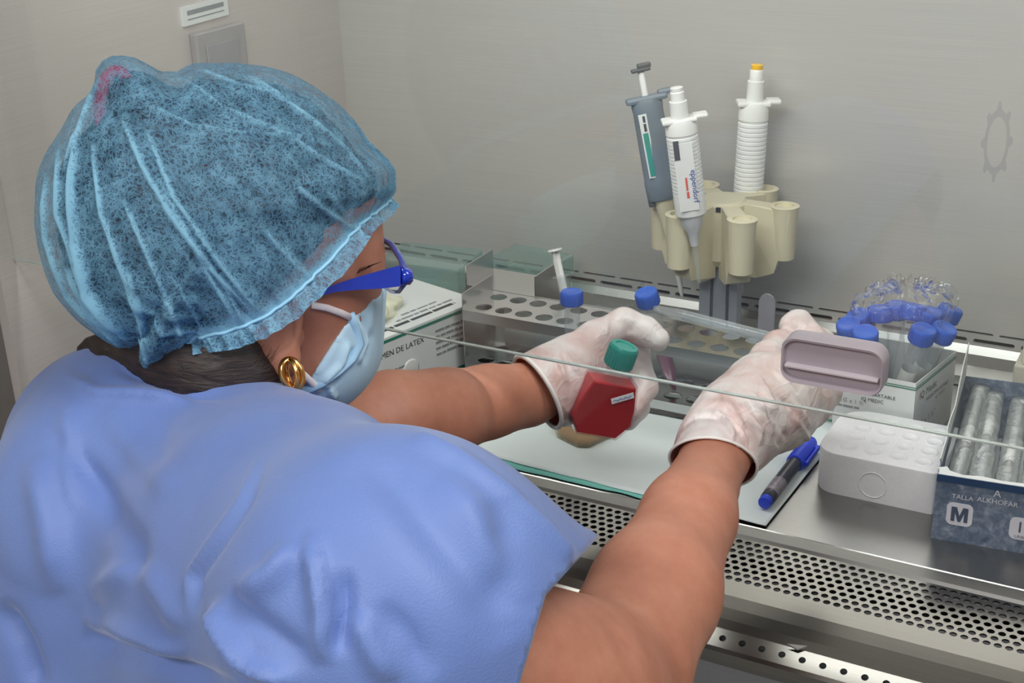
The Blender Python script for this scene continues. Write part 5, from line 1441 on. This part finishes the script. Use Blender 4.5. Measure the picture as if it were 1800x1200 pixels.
mb.add(lo_ + [p + CM[:, 0] * 0.0012 for p in lo_], [list(range(n_)), list(range(n_, 2 * n_))[::-1]]).put('lens', M_LENS, glasses)
MB().tube(lo_[:7], [0.0013, 0.0017, 0.0021, 0.0022, 0.0020, 0.0017, 0.0013], 8).put('rim', plain('clear_blue_rim', srgb(70, 84, 160), 0.12, coat=0.6), glasses, True)
MB().tube(lo_[6:] + lo_[:1], 0.0012, 8).put('lower_rim', M_CLEARFRAME, glasses, True)
MB().tube([lo_[4], c2w(PX(712, 486, 0.868)), c2w(PX(704, 485, 0.866))], [0.0052, 0.0062, 0.0058], 10).put('hinge_block', M_BLUEFRAME, glasses, True)
far = [p + (CM[:, 0] * -0.02 + CM[:, 2] * 0.062) for p in lo_]
MB().add(far + [p + CM[:, 0] * 0.0012 for p in far], [list(range(n_)), list(range(n_, 2 * n_))[::-1]]).put('lens', M_LENS, glasses)
# lashes
mb = MB(); rg = random.Random(4)
for k in range(16):
    a0 = np.array([628 + k * 1.6, 480 - k * 0.9]); ds = surf_depth(a0[0], a0[1], f_body) - 0.0006
    dx, dy = 6 + k * 0.9, -13 + 0.25 * k
    pts = [c2w(PX(a0[0] + dx * s, a0[1] + dy * s * (1.1 - 0.3 * s) + 1.5 * rg.random(), ds - 0.006 * s)) for s in (0, 0.5, 1.0)]
    mb.tube(pts, [0.00022, 0.0002, 0.0001], 4)
mb.put('eyelashes', M_LASH, person, True)['kind'] = 'stuff'

# ------------------------------------------------------------------ gloved hands
def glove(name, limbs, lo, hi, h, cutp, cutn, k, wrinkles, label, amp=0.0011, extra=None):
    def fn(P):
        d = None
        for pts, kk in limbs:
            q = chain(P, pts, kk); d = q if d is None else smin(d, q, k if len(pts) < 4 or pts is limbs[1][0] else k * 0.45)
        return d if extra is None else extra(P, d)
    V, F = surface_nets(fn, lo, hi, h)
    V = relax(V, F, 2, 0.35)
    V, F = prune(V, F, ((V - cutp) @ cutn) > 0)
    N = vnormals(V, F); p2 = topx(V)
    dsp = amp * (0.5 - 1.6 * np.abs(vnoise(V * np.array([1.0, 0.6, 1.0]), 75.0, 5.0))) * 0.5 + amp * 0.35 * vnoise(V, 150.0, 2.0)
    for ln, w, a in wrinkles: dsp += ridge(p2, ln, w, a, 0.25)
    V = V + N * dsp[:, None]
    o = from_cam(name, V, F, M_GLOVE, person, True, label)
    so_ = o.modifiers.new('latex_thickness', 'SOLIDIFY'); so_.thickness = 0.0006; so_.offset = 0.0
    return o, fn
# left hand: palm behind the flask, index bent over the tube, the other fingers round the flask's far side
LH = [([PX(915, 697, 1.128, 0.029), PX(945, 688, 1.142, 0.0265), PX(985, 668, 1.155, 0.027), PX(1030, 645, 1.182, 0.024)], 0.02),
      ([PX(950, 668, 1.146, 0.022), PX(1000, 628, 1.165, 0.0175), PX(1044, 596, 1.178, 0.0145), PX(1097, 567, 1.188, 0.0122), PX(1134, 582, 1.186, 0.0118), PX(1156, 596, 1.182, 0.0102)], 0.006),
      ([PX(1010, 650, 1.180, 0.020), PX(1050, 632, 1.205, 0.0150), PX(1116, 612, 1.215, 0.0115), PX(1133, 680, 1.204, 0.0112), PX(1109, 722, 1.188, 0.0098)], 0.005),
      ([PX(1005, 670, 1.180, 0.020), PX(1045, 660, 1.212, 0.0145), PX(1104, 660, 1.226, 0.0108), PX(1120, 716, 1.212, 0.0100), PX(1104, 738, 1.200, 0.0090)], 0.005),
      ([PX(1000, 690, 1.170, 0.018), PX(1035, 690, 1.206, 0.0130), PX(1082, 702, 1.222, 0.0098), PX(1090, 738, 1.212, 0.0086)], 0.005),
      ([PX(952, 705, 1.140, 0.022), PX(985, 712, 1.158, 0.0165), PX(1012, 722, 1.188, 0.0125), PX(1040, 728, 1.192, 0.0105)], 0.008)]
lw = [([(975, 612), (985, 640), (1000, 680)], 4, 0.0022), ([(985, 605), (1005, 640), (1022, 660)], 4, 0.0020), ([(1066, 553), (1068, 590)], 3, 0.0012),
      ([(1098, 556), (1104, 575), (1106, 586)], 3, -0.0012), ([(1116, 564), (1112, 578), (1108, 588)], 3, -0.0010)]
for q in range(7):
    lw.append(([(938 + q * 6, 655 + q * 4), (950 + q * 6, 690 + q * 4), (972 + q * 5, 728)], 2.6, 0.0016 if q % 2 == 0 else -0.0014))
cutp = PX(951, 694, 1.135); cn = PX(1010, 655, 1.165) - PX(930, 693, 1.14); cn /= np.linalg.norm(cn)
cn2 = np.array([0.82, -0.50, 0.28]); cn2 /= np.linalg.norm(cn2)
gl_l, fn_l = glove('glove', LH, (-0.02, -0.05, 1.06), (0.16, 0.10, 1.27), 0.0019, PX(953, 694, 1.135), cn2, 0.009, lw, 'thin white latex glove gripping the red flask')
# right hand: back of the hand towards the camera, fingers pinching the pipette
RH = [([PX(1246, 818, 0.985, 0.0285), PX(1268, 780, 1.012, 0.0275), PX(1300, 742, 1.035, 0.0310), PX(1350, 706, 1.068, 0.0340), PX(1398, 690, 1.092, 0.0270)], 0.02),
      ([PX(1330, 745, 1.048, 0.0220), PX(1378, 738, 1.070, 0.0190), PX(1425, 708, 1.090, 0.0155), PX(1446, 688, 1.110, 0.0125), PX(1440, 656, 1.132, 0.0105)], 0.010),
      ([PX(1300, 700, 1.048, 0.0200), PX(1332, 662, 1.080, 0.0170), PX(1350, 632, 1.108, 0.0135), PX(1367, 608, 1.132, 0.0112), PX(1376, 600, 1.140, 0.0098)], 0.008),
      ([PX(1370, 680, 1.090, 0.0190), PX(1404, 648, 1.118, 0.0150), PX(1428, 600, 1.146, 0.0118), PX(1404, 570, 1.156, 0.0108), PX(1390, 573, 1.150, 0.0096)], 0.008),
      ([PX(1390, 685, 1.095, 0.0180), PX(1432, 662, 1.118, 0.0150), PX(1462, 628, 1.145, 0.0120), PX(1442, 602, 1.162, 0.0108), PX(1424, 596, 1.168, 0.0098)], 0.008),
      ([PX(1395, 700, 1.090, 0.0175), PX(1440, 686, 1.112, 0.0145), PX(1472, 660, 1.136, 0.0115), PX(1456, 636, 1.156, 0.0105)], 0.008)]
rw = []
rg = random.Random(21)
for q in range(24):
    x0, y0 = 1245 + rg.random() * 150, 680 + rg.random() * 55
    if x0 + 0.9 * (y0 - 690) < 1255 : continue
    dx, dy = 18 + 22 * rg.random(), 28 + 30 * rg.random()
    rw.append(([(x0, y0), (x0 + dx * 0.5 + 6 * rg.random(), y0 + dy * 0.5), (x0 + dx, y0 + dy)], 2.6 + 1.6 * rg.random(), (0.0022 if rg.random() < 0.65 else -0.0016)))
rw += [([(1270, 690), (1285, 720), (1310, 755)], 4, 0.0024), ([(1325, 650), (1350, 690), (1362, 730)], 4, 0.0018), ([(1345, 640), (1375, 665), (1395, 690)], 4, 0.0022), ([(1345, 730), (1362, 755), (1368, 785)], 4, -0.0025)]
cnr = PX(1300, 742, 1.035) - PX(1246, 818, 0.985); cnr = cnr / np.linalg.norm(cnr)
cnr = np.array([0.12, -0.80, 0.58]); cnr /= np.linalg.norm(cnr)
gl_r, fn_r = glove('glove', RH, (0.11, -0.05, 0.93), (0.32, 0.12, 1.24), 0.0020, PX(1260, 806, 0.985), cnr, 0.010, rw, 'wrinkled white latex glove pinching a clear pipette', 0.0013)
# rolled cuff rims
def cuff(fn, p0, n, name, centre, r):
    u = np.cross(n, [0, 0, 1.0]); u /= np.linalg.norm(u); w = np.cross(n, u); pts = []
    for a in np.linspace(0, 2 * math.pi, 49)[:-1]:
        dv = u * math.cos(a) + w * math.sin(a); rr = np.linspace(0.005, 0.06, 150); vv = fn(centre + rr[:, None] * dv)
        k = np.argmax(vv > 0); pts.append(centre + dv * (rr[k] + 0.0006))
    return pts
for fn, p0, n_, owner, r_ in ((fn_l, PX(953, 694, 1.135), cn2, gl_l, 0.0020), (fn_r, PX(1260, 806, 0.985), cnr, gl_r, 0.0011)):
    pts = cuff(fn, p0, n_, 'cuff', p0 + n_ * 0.001, r_)
    MB().tube(c2w(np.array(pts)), r_, 8, True).put('cuff_rim', plain('white_latex_rim', srgb(238, 236, 232), 0.4), owner, True)

# ------------------------------------------------------------------ red culture flask held in the left hand
fo_ = c2w(PX(1042, 758, 1.145)); upv = CM @ np.array([0.30, -0.88, -0.36]); upv /= np.linalg.norm(upv)
side = CM @ np.array([0.93, 0.10, 0.30]); side -= (side @ upv) * upv; side /= np.linalg.norm(side); nv = np.cross(upv, side)
if nv @ VIEW < 0: nv = -nv
rf = lambda p: fo_ + upv * p[0] + side * p[1] + nv * p[2]
rfl = thing('culture_flask', 'red filled culture flask with teal cap held up in the left hand', 'flask', tuple(fo_), 'culture flasks')
M_RED = plain('red_medium', srgb(170, 18, 34), 0.35, var=0.05)
M_FLASK2 = clear('flask_polystyrene', (0.97, 0.92, 0.93), 0.05, 0.045, (0.86, 0.62, 0.66, 1), 1.3)
RO = [(0.0, -0.0185), (0.0145, -0.0280), (0.030, -0.0262), (0.052, -0.0195), (0.060, -0.0100), (0.063, -0.0088)]
RO = RO + [(x, -y) for x, y in RO[::-1]]
flask_body(MB(), rf, -0.011, 0.011, RO).put('body', M_FLASK2, rfl)
RI = [(0.0012, -0.0176), (0.0146, -0.0268), (0.030, -0.0251), (0.0495, -0.0192)]
flask_body(MB(), rf, -0.0098, 0.0098, RI + [(x, -y) for x, y in RI[::-1]]).put('medium', M_RED, rfl)
nf = lambda p: rf((0.061 + p[2], p[0], p[1]))
MB().lathe([(0.0086, -0.002), (0.0086, 0.006)], 20, nf).put('neck', M_FLASK2, rfl, True)
cpo = MB().lathe([(0.0114, 0.002), (0.0120, 0.003), (0.0122, 0.019), (0.0112, 0.0210), (0.0080, 0.0212), (0.0074, 0.0202)], 30, nf).put('cap', M_TEALCAP, rfl, True, autosmooth=40)
mb = MB()
for k in range(30):
    a = 2 * math.pi * k / 30; ca, sa = math.cos(a), math.sin(a)
    mb.box((0.0118, -0.0005, 0.0035), (0.0126, 0.0005, 0.0185), lambda p, ca=ca, sa=sa: nf((p[0] * ca - p[1] * sa, p[0] * sa + p[1] * ca, p[2])))
mb.put('cap_ribs', M_TEALCAP, cpo)
lo0 = rf((0.0330, 0.0020, 0.0112)); ldir = side * 0.985 + upv * 0.0; ldir = CM @ np.array([0.97, -0.20, 0.0]); ldir -= (ldir @ nv) * nv; ldir /= np.linalg.norm(ldir); lup = np.cross(nv, ldir)
quad('label', lo0, ldir * 0.0195, lup * 0.0052, M_WHITECARD, rfl, 0.0004)
sq = [lo0 + nv * 0.0008 + ldir * (0.002 + 0.0155 * k / 40) + lup * (0.0026 + 0.0011 * math.sin(k * 0.9) * math.cos(k * 0.37)) for k in range(41)]
MB().tube(sq, 0.00022, 5).put('handwriting', plain('blue_ink', srgb(90, 110, 190), 0.5), rfl, True)
# ------------------------------------------------------------------ clear pipette in the right hand
pa = c2w(PX(1150, 541, 1.245)); pb = c2w(PX(1392, 604, 1.160))
fr, L = axis_frame(pa, pb, (0, 0, 1))
sp_ = thing('serological_pipette', 'clear plastic pipette held level in the right hand above the rack', 'pipette', tuple(pb))
MB().lathe([(0.0018, 0.0), (0.0030, 0.004), (0.0052, 0.030), (0.0054, L - 0.02), (0.0050, L)], 20, fr, True, True).put('barrel', M_TUBE, sp_, True)
MB().lathe([(0.0040, 0.032), (0.0040, L - 0.02)], 14, fr, True, True).put('bore', M_CLEAR, sp_, True)
